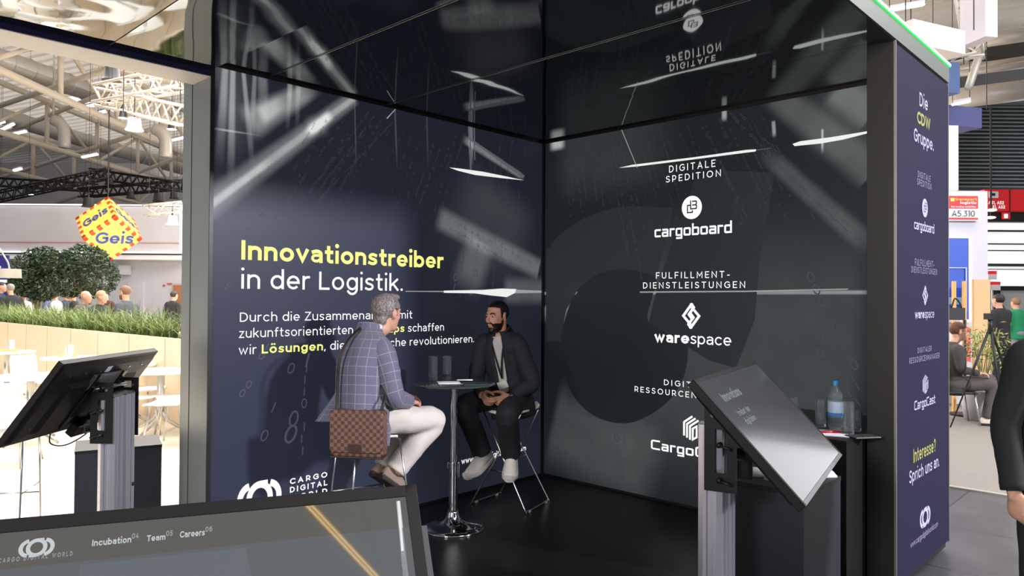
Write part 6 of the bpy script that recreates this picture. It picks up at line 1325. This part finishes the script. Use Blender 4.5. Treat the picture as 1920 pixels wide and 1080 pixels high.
for x0, y0, x1, y1, D, r, lab in ((1770, 188, 1990, 160, 24, .33, 'thick grey pipe running across above the dark louvre'), (1820, 80, 1990, 55, 22, .2, 'grey pipe running across behind the lilac panel'), (1800, 138, 1990, 112, 26, .12, 'thin grey pipe between the two thick ones'), (1800, 128, 1990, 100, 27, .1, 'thin grey pipe just under the lilac panel'), (1842, 85, 1816, 165, 16, .08, 'slanting pale strut behind the hanging boxes')):
    a, b = at(x0, y0, D), at(x1, y1, D*.97); t = thing('roof_pipe', lab, 'pipe', a, 'pipes under the roof at the right'); MB().cyl(a, b, r, 16).build('pipe', m_duct, t, True)
for x0, y0, x1, y1, D, lab in ((1668, 19, 1732, 8, 14, 'white light bar above the green light line at the top right'), (1786, 196, 1818, 190, 15.7, 'white glowing lamp bar over the violet box beam')):
    a, b = at(x0, y0, D), at(x1, y1, D); t = thing('ceiling_light', lab, 'light', a, 'strip lights in the roof'); MB().beam(a, b, .07, .05).build('diffuser', m_glow, t); MB().beam(a+V((0, 0, .05)), b+V((0, 0, .05)), .09, .05).build('housing', m_stand, t)
    for c in (a, b): MB().cyl(c, c+V((0, 0, 2.5)), .008, 6).build('cord', m_blks, t)
gi = bgo('roof_girder', 1700, 60, 2100, 108, 30, .6, mat('girder_dark', (70, 68, 68), .6)); tag(gi, 'dark roof girder crossing the top right corner', 'girder')
# people at the right
t, J, f, l, g, R, hc = standing('dark-haired man in black holding a phone to his ear near the glazing', 1876, 13.5, 20, 1.78, (34, 34, 38), hair=(30, 25, 24), leg=(36, 36, 42), arms=dict(elR=(.12, -.34, 1.28), wrR=(.12, -.16, 1.6), hdR=(.1, .3, 1), hnR=(-.2, 1, 0), htR=(0, .4, 1)))
ph = MB().box((0, 0, 0), (.012, .07, .15)).build('phone', m_blks, bevel=.004); ph.location = V(J['wrR'])+V((0, 0, .09))+l*.03; ph.rotation_euler = (0, .2, .5); tag(ph, 'dark phone held to the ear of the man in black', 'phone')
standing('fair-haired person in a green top and grey trousers by the glazing', 1907, 17, 10, 1.72, (32, 128, 84), hair=(130, 96, 70), leg=(128, 128, 134))
# seated man on a chair
def seated(label, g, f, top, leg, hair, skin):
    f = V(f).normalized(); l = V((-f.y, f.x, 0)); P = lambda a, b, z: g+f*a+l*b+V((0, 0, z)); t = thing('person', label, 'person', g, 'visitors in the hall')
    J = dict(pel=P(-.02, 0, .55), neck=P(-.02, 0, 1.08), head=P(.06, .0, 1.235), hf=f, shL=P(-.0, .18, 1.0), shR=P(-.0, -.18, 1.0), elL=P(.03, .22, .74), elR=P(.03, -.22, .74), wrL=P(.27, .12, .68), wrR=P(.27, -.1, .68), hdL=f, hnL=V((0, 0, -1)), htL=-l, hdR=f, hnR=V((0, 0, -1)), htR=l,
      hiL=P(0, .09, .52), hiR=P(0, -.09, .52), knL=P(.46, .07, .58), knR=P(.44, -.06, .53), anL=P(.5, -.06, .13), anR=P(.36, -.1, .09), toL=f+V((0, 0, -.2)), toR=f)
    b, Rr, hc, fr = figure(t, J, skinm('skin_196_150_126', skin), mat('cloth_%d_%d_%d' % top, top, .85), mat('cloth_%d_%d_%d' % leg, leg, .85), mat('shoe_pale', (206, 196, 184), .6), mat('dark_sole'), .012, cloth='jacket', wob=.003, jacket=scale_prof(JACKET, .86))
    shell('hair', hc, Rr, .01, lambda q: (q.z > .04 and q.x < .07) or (q.x < -.012 and q.z > -.08), mat('hair_auburn', (86, 54, 40), .6), t, .008); return t, J, Rr, hc
gS = floor_at(1788, 10.0); fS = RH*.97+FH*(-.22)
t, J, Rr, hc = seated('seated man with glasses in a dark suit and crossed legs right of the advertising pillar', gS, fS, (58, 56, 56), (78, 72, 70), (86, 54, 40), (204, 152, 132))
q = MB()
for sg in (1, -1): q.tube([hc+Rr @ V((.104, sg*(.034+.022*math.cos(a)), .004+.018*math.sin(a))) for a in [2*math.pi*k/12 for k in range(13)]], .0022, 5); q.tube([hc+Rr @ V((.104, sg*.056, .008)), hc+Rr @ V((.0, sg*.082, .008))], .0022, 5)
q.build('glasses', m_blks, t)
MB().tube([V(J['neck'])+V((0, 0, -.0))+fS*.07, V(J['pel'])+fS*.17+V((0, 0, .25))], [(.012, .003)]*2, 6).build('lanyard', mat('ribbon_blue', (50, 90, 200), .6), t)
ch = thing('meeting_chair', 'dark padded chair with thin metal legs under the seated man', 'chair', gS); lS = V((-fS.y, fS.x, 0)).normalized(); fN = fS.normalized(); Rc = Matrix((fN, lS, V((0, 0, 1)))).transposed()
MB().box(gS+V((0, 0, .425)), (.44, .44, .035), Rc).build('seat', m_blks, ch, bevel=.01); q = MB(); q.box(gS-fN*.26+V((0, 0, .68)), (.03, .42, .32), Rc); q.build('backrest', m_blks, ch, bevel=.01)
for a, b in ((.19, .19), (.19, -.19), (-.2, .19), (-.2, -.19)): MB().cyl(gS+Rc @ V((a, b, .41)), gS+Rc @ V((a*1.3, b*1.1, 0)), .011, 8).build('leg', m_leg, ch, True)
# person cut by the right edge
gF = V((CAM.x, CAM.y, 0))+FH*2.95+RH*2.185
t, J, f, l, g, R, hc = standing('person in a black jacket over a cream jumper cut by the right edge', 0, 1, -160, 1.80, (30, 34, 34), leg=(34, 35, 38), pos=gF, vox=.009, group=None, gap=1.22, sleeve=(.08, .064, .054, .049, .046), arms=dict(elR=(-.05, -.225, 1.16), wrR=(-.01, -.235, .90), shR=(0, -.175, 1.43)))
cr = MB(); rings, _, _, _, _ = torso_rings(J['pel'], J['neck'], V(J['shL'])-V(J['shR']), scale_prof([(-.15, .165, .125, .015), (.05, .165, .125, .015), (.4, .165, .12, .015), (.8, .165, .115, .015), (.97, .1, .085, .008), (1.04, .075, .072, .0)], 1), 32); cr.loft(rings); cr.build('jumper', mat('cream_jumper', (216, 206, 192), .9), t, True)

# warm light line hanging over the aisle behind the camera (mirrored in the foreground display)
al_ = thing('light_strip', 'warm double light line hanging over the aisle, mirrored in the foreground display', 'light', (-5.46, -7.0, 6.0))
for k in (-.016, .016): MB().beam((-5.60+k, -6.35, 6.0), (-5.19+k, -8.4, 6.0), .011, .011).build('light_tube', mat('warm_led', (255, 220, 150), .5, emit=(255, 206, 120), es=20), al_)
MB().beam((-5.60, -6.35, 6.03), (-5.19, -8.4, 6.03), .1, .03).build('rail', m_blks, al_)
for y in (-6.5, -7.7): MB().cyl((-5.45-(y+7.1)*.2, y, 6.04), (-5.45-(y+7.1)*.2, y, 12), .006, 6).build('suspension_wire', m_blks, al_)
